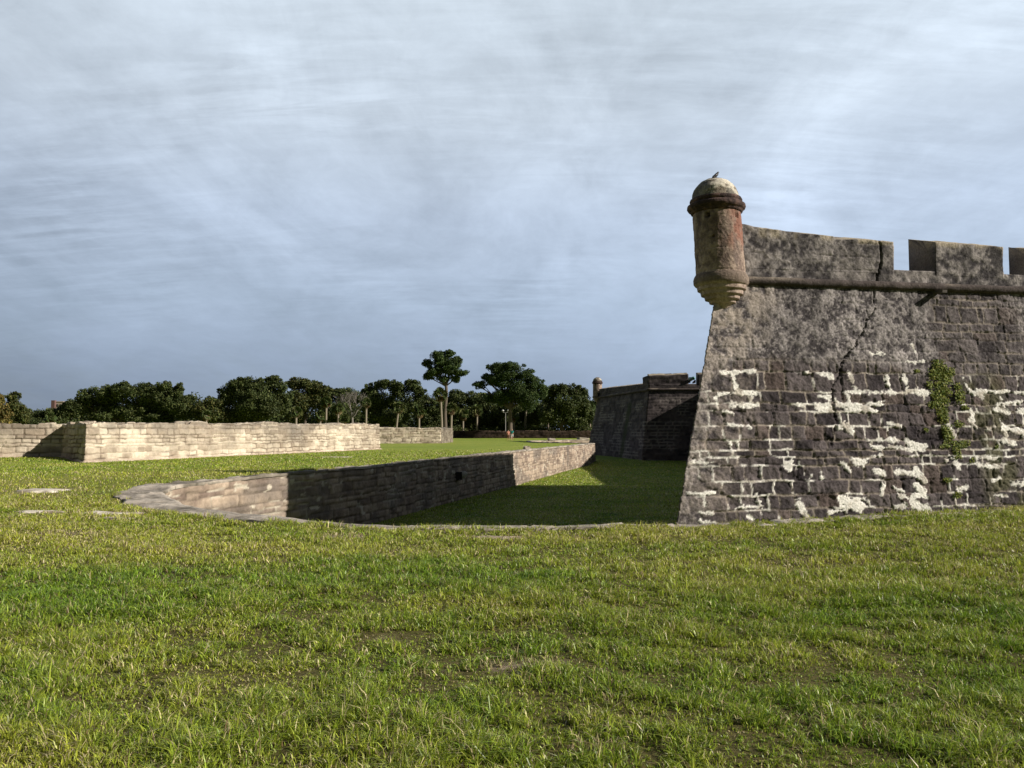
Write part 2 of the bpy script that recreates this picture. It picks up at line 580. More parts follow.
def grass_blades(name, x, y, h, w, label, lean=0.75, zf=gh):
    n = len(x)
    z = zf(x, y) - 0.006
    ang = RNG.uniform(0, 2 * PI, n)
    dx, dy = np.cos(ang), np.sin(ang)
    la = RNG.uniform(0, 2 * PI, n)
    ln = h * RNG.uniform(0.1, lean * 2, n)
    lx, ly = np.cos(la) * ln, np.sin(la) * ln
    base = np.stack([x, y, z], 1)
    side = np.stack([dx, dy, 0 * dx], 1) * w[:, None] * 0.5
    mid = base + np.stack([lx * 0.35, ly * 0.35, h * 0.58], 1)
    tip = base + np.stack([lx, ly, h * np.clip(1.0 - 0.25 * (ln / h), .4, 1)], 1)
    V = np.stack([base - side, base + side, mid + side * 0.85, mid - side * 0.85, tip], 1).reshape(-1, 3)
    i = np.arange(n) * 5
    quads = np.stack([i, i + 1, i + 2, i + 3], 1); tris = np.stack([i + 3, i + 2, i + 4], 1)
    d = dryness(x, y); b = bare(x, y)
    r = RNG.random(n)
    g1 = C3(0.078, 0.168, 0.012); g2 = C3(0.255, 0.39, 0.03); st = C3(0.66, 0.56, 0.30); yl = C3(0.50, 0.49, 0.06); br = C3(.2, .13, .07)
    c = lerp(g1, g2, RNG.random(n))
    c = lerp(c, np.broadcast_to(yl, (n, 3)), np.clip(d * 1.15 + RNG.normal(0, .18, n), 0, 1) * 0.75)
    isst = r < (0.05 + 0.34 * d ** 1.5 + 0.5 * b)
    c = np.where(isst[:, None], st * RNG.uniform(0.6, 1.1, (n, 1)), c)
    isbr = RNG.random(n) < 0.04 + .2 * b
    c = np.where(isbr[:, None], br * RNG.uniform(0.6, 1.2, (n, 1)), c)
    c = c * RNG.uniform(0.5, 1.45, (n, 1))
    colv = np.repeat(c[:, None, :], 5, 1)
    me = np_mesh(name, V, quads, tris, colv.reshape(-1, 3), smooth=False)
    o = obj_from(name, me, M_grass)
    tag(o, label, 'grass', kind='stuff')
    return o


def scatter(n, x0, x1, y0, y1, dens):
    xs = RNG.uniform(x0, x1, n); ys = RNG.uniform(y0, y1, n)
    k = RNG.random(n) < dens(xs, ys)
    return xs[k], ys[k]


def build_grass():
    mp = [tuple(p) for p in MOAT]
    def ok(x, y, extra=0.0):
        ins = in_poly(x, y, mp)
        d, _ = path_dist(x, y)
        lim = coping_w(x, y) + (fbm(x * 1.5, y * 1.5, 3, 77) - 0.62) * 0.5 + extra
        # in front of the straight near edge turf laps right up to the brink on the right
        lim = lim * (1 - 0.92 * sstep(3.4, 4.4, x) * sstep(24, 20, y))
        return (~ins) & (d > lim)
    # near lawn
    xs, ys = [], []
    for (n, x0, x1, y0, y1) in ((480000, -7.5, 7.5, 0.6, 5.2), (330000, -9.5, 9.5, 5.2, 8.5), (300000, -11, 12, 8.5, 14.2), (200000, -14, 14, 14.0, 20)):
        x = RNG.uniform(x0, x1, n); y = RNG.uniform(y0, y1, n)
        k = np.abs(x) < 0.72 * y + 3.8
        xs.append(x[k]); ys.append(y[k])
    x = np.concatenate(xs); y = np.concatenate(ys)
    k = ok(x, y) & (RNG.random(len(x)) > bare(x, y) * 0.93)
    # clumps and gaps
    cl = fbm(x * 4.5, y * 4.5, 3, 55)
    k &= RNG.random(len(x)) < sstep(0.22, 0.5, cl) * 0.35 + 0.65
    x = x[k]; y = y[k]; cl = cl[k]
    # draw half of the blades towards tuft centres
    tx = np.round(x / 0.085) * 0.085 + (_hash(np.round(x / .085), np.round(y / .085), 3) - .5) * .07
    ty = np.round(y / 0.085) * 0.085 + (_hash(np.round(x / .085), np.round(y / .085), 4) - .5) * .07
    m = RNG.random(len(x)) < 0.55
    x = np.where(m, x + (tx - x) * 0.7, x); y = np.where(m, y + (ty - y) * 0.7, y)
    k = ok(x, y); x = x[k]; y = y[k]; cl = cl[k]
    big = fbm(x * 0.9, y * 0.9, 3, 61)
    h = (0.022 + 0.070 * sstep(.3, .75, cl) * RNG.uniform(.5, 1.4, len(x)) + 0.035 * sstep(.4, .7, big)) * RNG.uniform(.55, 1.2, len(x))
    tall = RNG.random(len(x)) < 0.006
    h = np.where(tall, h * 1.7, h)
    w = np.clip(0.0034 + 0.0006 * y, 0, 0.014) * RNG.uniform(.7, 1.3, len(x))
    grass_blades('grass', x, y, h, w, 'short sunlit grass of the foreground lawn')
    # lawn to the left and beyond the moat, sparser
    n = 230000
    x = RNG.uniform(-34, 2, n); y = RNG.uniform(19, 62, n)
    k = (x > -0.7 * y - 2) & ok(x, y) & (RNG.random(n) > bare(x, y)) & (RNG.random(n) < np.clip(26 / y, 0, 1)) & (RNG.random(n) < sstep(63, 42, y))
    wl = np.array([(-59.8, 15.8), (-20.9, 38.6), (-18.5, 36), (-9.8, 62)])
    dw, _ = path_dist(x, y, wl)
    # only the moat side of the pale wall
    side = in_poly(x, y, [(-59.8, 15.8), (-20.9, 38.6), (-18.5, 36), (-9.8, 62), (-9, 70), (-70, 80)])
    k &= (~side) & (dw > 0.45)
    x = x[k]; y = y[k]
    h = RNG.uniform(0.03, 0.085, len(x)); w = 0.008 + 0.0005 * y
    grass_blades('grass', x, y, h, w, 'lawn between the pale covered way walls and the moat')
    # moat floor
    n = 170000
    y = 1.0 / RNG.uniform(1 / 95.0, 1 / 27.0, n); x = RNG.uniform(-.25, .24, n) * y
    k = in_poly(x, y, mp) & (path_dist(x, y)[0] > .15)
    # keep clear of the bastion's foot
    k &= ~in_poly(x, y, [(4.2, 22.6), (12, 50), (22, 48), (30, 20)])
    x = x[k]; y = y[k]
    h = RNG.uniform(.03, .10, len(x)) * (.5 + fbm(x * .6, y * .6, 3, 66)); w = .010 + .0006 * y
    grass_blades('grass', x, y, h, w, 'grass on the shaded floor of the dry moat', zf=lambda a, b: mf(a, b))
    # a fringe hanging at the brink and along the foot of walls
    n = 14000
    P, U = path_resample(MOAT, 0.3)
    sel = (P[:, 1] < 30) & (P[:, 0] < 20)
    P = P[sel]
    idx = RNG.integers(0, len(P), n)
    jit = RNG.uniform(-.25, .25, n)
    off = np.abs(RNG.normal(0, 0.12, n)) + coping_w(P[idx, 0], P[idx, 1]) * (1 - 0.9 * sstep(3.4, 4.4, P[idx, 0]) * sstep(24, 20, P[idx, 1]))
    NN = path_normals(P, 1)[idx]
    x = P[idx, 0] - NN[:, 0] * off + NN[:, 1] * jit; y = P[idx, 1] - NN[:, 1] * off - NN[:, 0] * jit
    k = (RNG.random(n) < sstep(.42, .6, fbm(x * 1.3, y * 1.3, 3, 91))) & (~in_poly(x, y, mp))
    x = x[k]; y = y[k]
    h = RNG.uniform(0.05, 0.15, len(x)) ; w = RNG.uniform(.008, .014, len(x))
    grass_blades('grass', x, y, h, w, 'longer ragged grass along the coping of the moat')


# ------------------------------------------------------------------ the fort
A = np.array([6.1, 24.3]); D1 = np.array([0.983, 0.185]); D1 /= np.linalg.norm(D1)
D2 = np.array([0.306, 0.952]); D2 /= np.linalg.norm(D2)
AX = np.array([0.067, 0.998]); BX = np.array([0.998, -0.067])
N1 = np.array([D1[1], -D1[0]])
ZC = 6.0            # cordon level
BAT = 0.155
LF = 28.6
B1 = A + D1 * 24; B2 = A + D2 * LF
F1 = B1 + AX * 10; F2 = B2 + BX * 10


def wall_t(px, y=None, setback=0.0):
    """metres along the near bastion's right-hand face for a picture column"""
    r = (px - 512) / F
    a = A - N1 * setback
    return (r * a[1] - a[0]) / (D1[0] - r * D1[1])


def face_tz(px, py):
    """picture point -> (t,z) on the battered face"""
    z = 3.0
    for _ in range(8):
        sb = -BAT * max(ZC - z, 0)
        t = wall_t(px, setback=sb)
        Yd = (A - N1 * sb)[1] + D1[1] * t
        z = zat(py, Yd)
    return t, z


def seg_dist(u, v, p, q):
    px, py = p; qx, qy = q
    dx, dy = qx - px, qy - py
    t = np.clip(((u - px) * dx + (v - py) * dy) / max(dx * dx + dy * dy, 1e-9), 0, 1)
    return np.hypot(u - px - t * dx, v - py - t * dy)


# patches of white lime mortar left on the lower wall, as strokes (px,py,px,py,half width px)
WHITE = [(722, 373, 756, 371, 2.2), (733, 374, 737, 390, 2.4), (720, 393, 758, 393, 2.0), (752, 393, 751, 405, 2.2), (733, 406, 758, 405, 2.3), (723, 410, 733, 413, 1.6),
         (716, 398, 718, 408, 1.0), (806, 372, 812, 373, 1.6), (818, 373, 832, 376, 2.2), (850, 373, 855, 388, 2.6), (845, 392, 905, 393, 1.8), (848, 395, 850, 408, 2.6),
         (818, 406, 832, 409, 4.5), (838, 405, 866, 407, 3.6), (798, 405, 803, 406, 2.2), (846, 409, 876, 411, 3.0), (868, 404, 884, 404, 2.0), (726, 424, 750, 427, 1.5),
         (905, 375, 908, 388, 2.6), (908, 390, 927, 393, 3.6), (888, 377, 891, 392, 2.4), (880, 352, 884, 354, 1.2), (872, 354, 886, 355, 1.6), (914, 344, 916, 352, 1.4), (903, 362, 925, 362, 1.3),
         (964, 378, 970, 392, 1.4), (970, 391, 982, 396, 2.8), (978, 392, 1024, 392, 2.2), (998, 403, 1022, 402, 2.0), (994, 410, 1008, 412, 3.4), (1018, 411, 1024, 411, 2.4), (1000, 396, 1004, 408, 1.6),
         (843, 424, 850, 431, 3.6), (838, 428, 846, 424, 2.2), (906, 442, 920, 448, 4.6), (908, 448, 924, 446, 3.4), (877, 440, 896, 440, 2.0), (870, 447, 904, 448, 2.0), (866, 458, 880, 455, 1.5),
         (888, 423, 900, 426, 1.8), (842, 463, 848, 470, 3.0), (853, 461, 861, 465, 3.2), (874, 472, 882, 474, 3.4), (895, 471, 912, 473, 3.2), (913, 470, 921, 480, 4.6), (914, 485, 922, 494, 4.8),
         (910, 497, 921, 493, 3.0), (893, 488, 901, 492, 1.8), (898, 495, 905, 497, 2.4), (911, 503, 923, 509, 5.0), (893, 507, 903, 505, 2.2), (840, 500, 858, 506, 5.5), (848, 497, 866, 500, 1.6),
         (880, 482, 880, 495, 1.2), (1003, 428, 1022, 432, 3.8), (1003, 441, 1014, 444, 3.2), (1000, 420, 1006, 436, 2.2), (986, 430, 994, 426, 1.2), (975, 459, 996, 457, 1.8), (977, 466, 1000, 468, 1.8),
         (970, 410, 974, 422, 1.8), (968, 420, 975, 426, 1.6), (1010, 484, 1024, 484, 3.2), (955, 488, 966, 487, 2.2), (990, 480, 998, 478, 1.4), (992, 495, 1004, 496, 1.4), (953, 462, 958, 469, 3.0),
         (948, 424, 954, 437, 2.4), (729, 442, 731, 449, 2.0), (790, 461, 789, 471, 1.8), (786, 463, 784, 466, 2.2), (687, 494, 714, 493, 1.0), (703, 494, 704, 506, 1.0), (755, 494, 758, 505, 1.5),
         (735, 508, 760, 506, 2.0), (748, 517, 752, 519, 2.8), (797, 503, 805, 516, 4.0), (699, 512, 710, 513, 1.4), (700, 521, 706, 523, 1.6), (820, 474, 821, 478, 2.0), (810, 476, 808, 479, 1.8),
         (828, 512, 842, 510, 1.6), (840, 506, 857, 508, 2.8), (690, 463, 712, 462, .9), (850, 460, 864, 461, 1.4), (944, 461, 952, 458, 1.4), (835, 400, 846, 409, 1.4), (820, 396, 830, 398, 1.6)]
CRACK = [(877, 287), (875, 300), (877, 309), (868, 321), (866, 332), (861, 338), (858, 345), (848, 357), (842, 366), (841, 376), (836, 384), (832, 394), (834, 410), (836, 424), (832, 436), (831, 446)]
ROWS_PX = [540, 528, 519, 508, 494, 480, 465, 457, 450, 440, 426, 412, 404, 392, 373, 361, 350, 337, 329, 320, 303, 296, 284]


def face_rows():
    rows = [-3.0] + [face_tz(850, y)[1] for y in ROWS_PX] + [6.5, 7.1, 7.6, 8.2]
    return sorted(rows)


BL_FACE = Blocks(11, -3, 9, .3, .5, .42, .68, rows=face_rows())
WHITE_TZ = [(face_tz(a, b), face_tz(c, d), w * 0.0292 * .86) for a, b, c, d, w in WHITE]
CRACK_TZ = [face_tz(a, b) for a, b in CRACK]


def near_paint(t, z, part=0):
    """weathered dark coquina with remains of white mortar; t metres along the face, z height"""
    wu = t + (fbm(t * 2.5, z * 2.5, 3, 101) - .5) * 0.16
    wv = z + (fbm(t * 1.8, z * 2.5, 3, 103) - .5) * 0.11
    d, du, dv, r1, r2, r3, k = BL_FACE(wu, wv)
    lower = sstep(3.75, 3.2, z + (fbm(t * .6, z * .6, 3, 105) - .5) * 0.9)        # bare blocks below
    right_plaster = sstep(10.2, 11.2, t + (fbm(t * .8, z * .8, 3, 107) - .5)) * sstep(2.7, 3.3, z + (fbm(t, z, 3, 108) - .5) * .6)
    midzone = sstep(6.6, 7.3, t) * sstep(10.6, 9.6, t) * sstep(3.0, 3.4, z)
    expo = np.clip(np.maximum(lower, midzone * .75) * (1 - right_plaster * .9), 0, 1)
    ta = t + BAT * np.maximum(ZC - z, 0) * 1.70      # true distance from the corner
    arris = sstep(2.4, 0.3, ta + (fbm(t * 1.5, z * .7, 4, 109) - .5) * 1.6)
    edge = sstep(1.1, .2, ta + (fbm(t * 1.8, z * 1.8, 3, 110) - .5) * 1.2)
    expo = expo * (1 - .72 * edge)
    n = fbm(t * 3.6, z * 3.6, 6, 111, .6); n2 = fbm(t * .7, z * .7, 4, 113); n3 = fbm(t * 11, z * 11, 3, 115, .7)
    joint = sstep(0.045, 0.012, d)
    # relief
    disp = expo * ((r1 - .5) * 0.04 - 0.035 * sstep(0.035, 0.0, d)) + (n - .5) * (0.05 + .05 * expo) + (n3 - .5) * 0.045
    disp = disp + (1 - expo) * (0.012 - 0.02 * joint * sstep(.5, .7, n2))
    erode = sstep(.62, .75, fbm(t * 1.6, z * 2.4, 4, 117)) * lower
    disp = disp - erode * .035
    # colour
    stone = lerp(C3(.028, .023, .026), C3(.128, .108, .108), sstep(.05, .95, r2 * .55 + n * .7 - .1))
    stone = lerp(stone, np.broadcast_to(C3(.13, .095, .08), stone.shape), (r3 > .9) * .5)
    plaster = lerp(C3(.055, .048, .051), C3(.32, .29, .28), sstep(.36, .66, n * .5 + n3 * .5))
    plaster = plaster * (0.60 + 0.8 * n2)[..., None]
    spk = vnoise(t * 21, z * 21, 139)
    plaster = lerp(plaster, np.broadcast_to(C3(.38, .345, .33), plaster.shape), sstep(.80, .92, spk) * .6)
    plaster = lerp(plaster, np.broadcast_to(C3(.025, .022, .022), plaster.shape), sstep(.22, .10, spk) * .6)
    c = lerp(plaster, stone, expo)
    palec = C3(.40, .34, .29)
    c = lerp(c, np.broadcast_to(palec, c.shape), arris * sstep(.32, .6, n) * (.35 + .6 * sstep(2.5, 5.6, z)))
    # ordinary weak mortar, buff to grey
    mort = joint * sstep(.36, .55, fbm(t * .8, z * 1.4, 3, 119)) * expo
    c = lerp(c, np.broadcast_to(C3(.31, .265, .215), c.shape), mort * .75)
    # white lime lines between the lower courses
    lime = .9 * sstep(0.034, 0.016, d + (n3 - .5) * .03) * sstep(.53, .61, fbm(t * 1.3, z * 2.2, 4, 121)) * sstep(3.4, 3.1, z) * (1 - .8 * right_plaster) * (1 - .75 * edge)
    wob = (fbm(t * 6, z * 8, 4, 123, .7) - .5) * 0.24
    big = np.zeros_like(t)
    for (p, q, w) in WHITE_TZ:
        lo = min(p[0], q[0]) - .4
        m = (t > lo) & (t < max(p[0], q[0]) + .4)
        if not m.any(): continue
        s = seg_dist(t[m], z[m], p, q) + wob[m]
        big[m] = np.maximum(big[m], sstep(w + .012, w - .012, s))
    wh = np.clip(np.maximum(lime, big), 0, 1)
    wcol = lerp(C3(.86, .83, .76), C3(.55, .50, .43), sstep(.54, .76, fbm(t * 3, z * 4, 4, 137)))
    c = lerp(c, wcol, wh * .95)
    disp = disp * (1 - wh) + wh * (.012 + (n3 - .5) * .02)
    # damp green zone beneath the plant
    gz = sstep(1.0, .3, np.abs(t - 8.35 - (3 - z) * .12)) * sstep(3.6, 3.0, z) * sstep(.42, .62, fbm(t * 2, z * 2, 4, 125))
    c = lerp(c, np.broadcast_to(C3(.10, .10, .045), c.shape), gz * .6 * (1 - big))
    # dark streaks below the cordon
    st = sstep(.5, .75, fbm(t * 2.2, z * .25, 4, 127)) * sstep(3.2, 5.8, z)
    c = c * (1 - .45 * st)[..., None]
    cr = np.full(t.shape, 9.0)
    m = (t > 2) & (t < 9)
    if m.any():
        tt = t[m] + (fbm(t[m] * 6, z[m] * 6, 3, 129, .7) - .5) * .22; zz = z[m]; best = np.full(tt.shape, 9.0)
        for p, q in zip(CRACK_TZ[:-1], CRACK_TZ[1:]):
            best = np.minimum(best, seg_dist(tt, zz, p, q))
        cr[m] = best
    cwid = .6 + 1.1 * fbm(t * 1.7, z * 1.7, 3, 131)
    ck = sstep(.027, .009, cr / cwid)
    disp = disp - ck * .09
    c = lerp(c, np.broadcast_to(C3(.03, .025, .022), c.shape), ck * .35)
    return disp, c


def parapet_paint(crack_t=None):
    def paint(u, v, part):
        n = fbm(u * 3.5, v * 3.5 + part * 9, 5, 201); n2 = fbm(u * .9, v * .9 + part * 5, 4, 203); n3 = fbm(u * 10, v * 10, 3, 205)
        c = lerp(C3(.045, .040, .043), C3(.29, .262, .25), sstep(.34, .68, n * .5 + n3 * .5))
        c = lerp(c, np.broadcast_to(C3(.33, .295, .275), c.shape), sstep(.52, .68, n2) * .5)
        c = lerp(c, np.broadcast_to(C3(.04, .036, .036), c.shape), sstep(.55, .75, fbm(u * 1.8, v * .7, 4, 207)) * .6)
        disp = (n - .5) * .07 + (n3 - .5) * .035
        rowj = np.abs(((v - 6.1) / .42) % 1 - .5)
        rj = sstep(.455, .49, rowj) * sstep(.42, .6, n2)
        disp = disp - rj * .025; c = c * (1 - .35 * rj)[..., None]
        if part == 1:
            c = lerp(c, np.broadcast_to(C3(.42, .35, .24), c.shape), sstep(.3, .55, n) * .9)
            disp = (n - .5) * .05
        if part == 0:
            lip = sstep(7.30, 7.46, v + (n2 - .5) * .25) * sstep(.45, .6, fbm(u * 1.4, v * .5, 3, 209))
            c = lerp(c, np.broadcast_to(C3(.40, .34, .25), c.shape), lip * .7)
        if crack_t is not None and part == 0:
            ck = sstep(.034, .012, np.abs(u - crack_t - (fbm(v * 1.3, v * 0 + 3, 3, 7) - .5) * .45))
            disp = disp - ck * .12; c = lerp(c, np.broadcast_to(C3(.03, .025, .022), c.shape), ck)
        return disp, c
    return paint


def cordon(name, pts, z, r, res, parent, mat, side=-1, seed=3, col=(.07, .057, .053)):
    """half round string course along a plan path"""
    P, U = path_resample(pts, res)
    NN = path_normals(P, side)
    k = 11
    th = np.linspace(-PI / 2 - .25, PI / 2 + .25, k)
    off = np.cos(th) * r + 0.02; dz = np.sin(th) * r
    n = fbm(U * 2.5, U * 0, 4, seed)[:, None]
    off = off[None, :] * (1 + (n - .5) * .35) + (fbm(U[:, None] * 9, dz[None, :] * 9 + 5, 3, seed + 1) - .5) * .03
    V = np.stack([P[:, 0][:, None] + NN[:, 0][:, None] * off, P[:, 1][:, None] + NN[:, 1][:, None] * off,
                  z + np.repeat(dz[None, :], len(U), 0) + (n - .5) * .02], -1)
    c = np.array(col)[None, None, :] * (0.55 + 1.1 * fbm(U[:, None] * 3, dz[None, :] * 6, 4, seed + 2))[..., None]
    c = lerp(c, np.broadcast_to(C3(.19, .16, .13), c.shape), np.repeat(sstep(.58, .72, fbm(U * 1.1, U * 0 + 4, 3, seed + 5))[:, None], k, 1) * np.repeat(sstep(-.2, .8, np.sin(th))[None, :], len(U), 0))
    me = np_mesh(name, V.reshape(-1, 3), grid_faces(len(U), k, flip=(side < 0)), None, c.reshape(-1, 3))
    return obj_from(name, me, mat, parent)


def lathe(name, prof, nseg, lean, paint, mat, parent, recess=()):
    """prof: list of (z, r) top to bottom; lean(z)->(dx,dy); recess: (theta0, theta1, z0, z1, depth)"""
    zs, rs = [], []
    for (z0, r0), (z1, r1) in zip(prof[:-1], prof[1:]):
        k = max(1, int(math.hypot(z1 - z0, r1 - r0) / 0.022))
        for i in range(k):
            zs.append(z0 + (z1 - z0) * i / k); rs.append(r0 + (r1 - r0) * i / k)
    zs.append(prof[-1][0]); rs.append(prof[-1][1])
    zs = np.array(zs); rs = np.array(rs)
    th = np.linspace(0, 2 * PI, nseg, endpoint=False)
    TH, ZZ = np.meshgrid(th, zs, indexing='ij'); RR = np.repeat(rs[None, :], nseg, 0)
    d, c = paint(TH, ZZ, RR)
    for (t0, t1, z0, z1, dep) in recess:
        m = (TH > t0) & (TH < t1) & (ZZ > z0) & (ZZ < z1)
        d = np.where(m, d - dep, d)
    R2 = np.maximum(RR + d, 0.0)
    lx, ly = lean(ZZ)
    V = np.stack([lx + np.cos(TH) * R2, ly + np.sin(TH) * R2, ZZ], -1)
    q = grid_faces(nseg, len(zs), flip=True, close=True)
    me = np_mesh(name, V.reshape(-1, 3), q, None, c.reshape(-1, 3))
    return obj_from(name, me, mat, parent)


def build_sentry(parent, base, s, seed=0, nseg=96, lean_amt=1.0, wash=.85):
    """garita; base = plan point, s = metres per picture pixel at that place"""
    def Z(y): return EYE + (HORIZON - y) * s
    bx, by = base
    def lean(z):
        y = HORIZON - (z - EYE) / s
        return bx + (717 - 720 + (y - 214) * (3.2 / 62.0)) * s * lean_amt, by + 0 * z
    def ang(TH): return TH
    def paint_body(TH, ZZ, RR):
        a = np.cos(TH) * 2.2; b = np.sin(TH) * 2.2
        n = fbm(TH * 3.0, ZZ * 3.2, 5, 301 + seed); n3 = fbm(TH * 9, ZZ * 9, 3, 303 + seed); n2 = fbm(TH * 1.2, ZZ * .9, 4, 305 + seed)
        c = lerp(C3(.17, .125, .105), C3(.38, .295, .235), sstep(.30, .70, n * .5 + n3 * .5))
        # red lime wash surviving on the side towards the wall, near the top
        red = sstep(-2.0, -1.2, TH - 2 * PI * (TH > PI) + (n2 - .5)) * sstep(Z(266), Z(240), ZZ + (n2 - .5) * .9)
        c = lerp(c, np.broadcast_to(C3(.20, .083, .058), c.shape), red * sstep(.34, .56, n * .6 + n2 * .4) * wash)
        c = lerp(c, np.broadcast_to(C3(.10, .075, .07), c.shape), sstep(.56, .7, fbm(TH * 2.5, ZZ * 1.5, 4, 307 + seed)) * .6)
        # course joints
        row = np.abs(((ZZ - Z(272)) / .32) % 1 - .5)
        disp = (n - .5) * .03 + (n3 - .5) * .02 - sstep(.46, .5, row) * .012
        return disp, c
    def paint_ring(TH, ZZ, RR):
        n = fbm(TH * 4, ZZ * 5, 5, 311 + seed); n3 = fbm(TH * 12, ZZ * 12, 3, 313 + seed)
        c = lerp(C3(.045, .032, .03), C3(.15, .095, .08), sstep(.35, .7, n * .6 + n3 * .4))
        return (n - .5) * .02 + (n3 - .5) * .015, c
    def paint_dome(TH, ZZ, RR):
        x = np.cos(TH) * RR; y = np.sin(TH) * RR
        n = fbm(x * 3 + 9, ZZ * 4 + y * 2, 5, 321 + seed); n2 = fbm(x * 2.2, y * 2.2 + ZZ * 3, 4, 323 + seed)
        c = lerp(C3(.22, .185, .145), C3(.58, .53, .44), sstep(.42, .56, n))
        crack = sstep(.035, .0, np.abs(n2 - .5)) + sstep(.02, .0, np.abs(n - .46)) * .6
        c = lerp(c, np.broadcast_to(C3(.04, .035, .035), c.shape), np.clip(crack, 0, 1) * .85)
        c = lerp(c, np.broadcast_to(C3(.11, .10, .09), c.shape), sstep(.52, .57, n2) * .75)
        return (n - .5) * .05 - np.clip(crack, 0, 1) * .02, c
    def paint_corbel(TH, ZZ, RR):
        n = fbm(TH * 3, ZZ * 4, 5, 331 + seed); n3 = fbm(TH * 10, ZZ * 10, 3, 333 + seed)
        c = lerp(C3(.26, .195, .16), C3(.46, .36, .30), sstep(.3, .68, n * .6 + n3 * .4))
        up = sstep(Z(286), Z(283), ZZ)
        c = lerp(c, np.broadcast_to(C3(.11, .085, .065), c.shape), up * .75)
        return (n - .5) * .015, c
    S = lambda L: [(Z(y), r * s) for y, r in L]
    body = lathe('turret_body', S([(211, 23.4), (214, 23.8), (272, 24.2), (274, 24.6)]), nseg * 2, lean, paint_body, M_dark, parent,
                 recess=[(-2.32 + 2 * PI, -2.12 + 2 * PI, Z(220), Z(214), .35), (-1.0 + 2 * PI, -0.78 + 2 * PI, Z(219.5), Z(213), .35), (-2.05 + 2 * PI, -1.99 + 2 * PI, Z(240), Z(237.5), .15)])
    lathe('dome', S([(174.6, 0.0), (175, 4), (176.4, 8.5), (179, 13.5), (183, 18), (187, 21), (191, 22.6), (196, 23.6), (199, 23.6)]), nseg, lean, paint_dome, M_dark, parent)
    lathe('cornice', S([(196.5, 23.0), (197, 25.4), (199, 26.2), (200.5, 25.8), (201.2, 24.8), (202, 26.6), (203.5, 28.6), (206, 29.0), (208, 27.8), (209, 26.2), (211, 25.4), (212.5, 23.0)]), nseg, lean, paint_ring, M_dark, parent)
    lathe('corbel', S([(272.5, 23.6), (274, 24.8), (276, 26.2), (279, 27.2), (283, 27.2), (285, 26.0), (286, 24.2), (287, 24.2), (290, 23.8), (290.6, 21.4), (291.5, 21.2), (295, 20.6), (295.6, 17.8), (296.5, 17.6), (299.4, 17.0), (300, 13.8), (303, 12.8), (303.6, 9.5), (307, 6.5), (315, 0.5)]), nseg, lean, paint_corbel, M_dark, parent)


def coarse_paint(seed, dark=1.0, rows=None):
    bl = Blocks(seed, -4, 10, .3, .48, .55, .95)
    def paint(u, v, part):
        wu = u + (fbm(u * 2, v * 2, 3, seed) - .5) * .15; wv = v + (fbm(u * 2, v * 2, 3, seed + 1) - .5) * .1
        d, du, dv, r1, r2, r3, k = bl(wu, wv)
        n = fbm(u * 1.3, v * 1.3, 4, seed + 2); n2 = fbm(u * .35, v * .35, 3, seed + 4)
        c = lerp(C3(.03, .025, .028), C3(.105, .088, .086), sstep(.1, .9, r2 * .45 + n * .6))
        jj = sstep(.09, .03, d)
        c = lerp(c, np.broadcast_to(C3(.42, .38, .34), c.shape), jj * sstep(.45, .6, fbm(u * .5, v * .9, 3, seed + 6)) * .38 * sstep(6.0, 4.8, v))
        c = c * (dark * (0.75 + .5 * n2))[..., None]
        if part == 1:
            c = lerp(c, np.broadcast_to(C3(.36, .31, .23), c.shape), sstep(.35, .5, n))
        return (r1 - .5) * .05 - jj * .03 + (n - .5) * .05, c
    return paint


def merlon_run(name, a, d, t0, t1, z0, zt0, zt1, thick, slope, res, parent, mat, paint, side=-1):
    """parapet block standing between t0 and t1 along a face; side -1 = front on the left of the walk"""
    pts = [tuple(a + d * t0), tuple(a + d * t1)]
    L_ = t1 - t0
    z0 = z0 - .12
    paint_in = paint
    def paint(u, v, p):
        d_, c_ = paint_in(u, v, p)
        return (d_ + .007 if p == 0 else d_), c_
    return sweep_wall(name, pts, side, lambda u, x, y: z0 + 0 * u, lambda u, x, y: zt0 + (zt1 - zt0) * u / L_, thick, res, res,
                      lambda u, v, p: paint(u + t0, v, p), mat, parent, top_slope=slope, rough_top=.05, seed=int(t0 * 7) + 2)


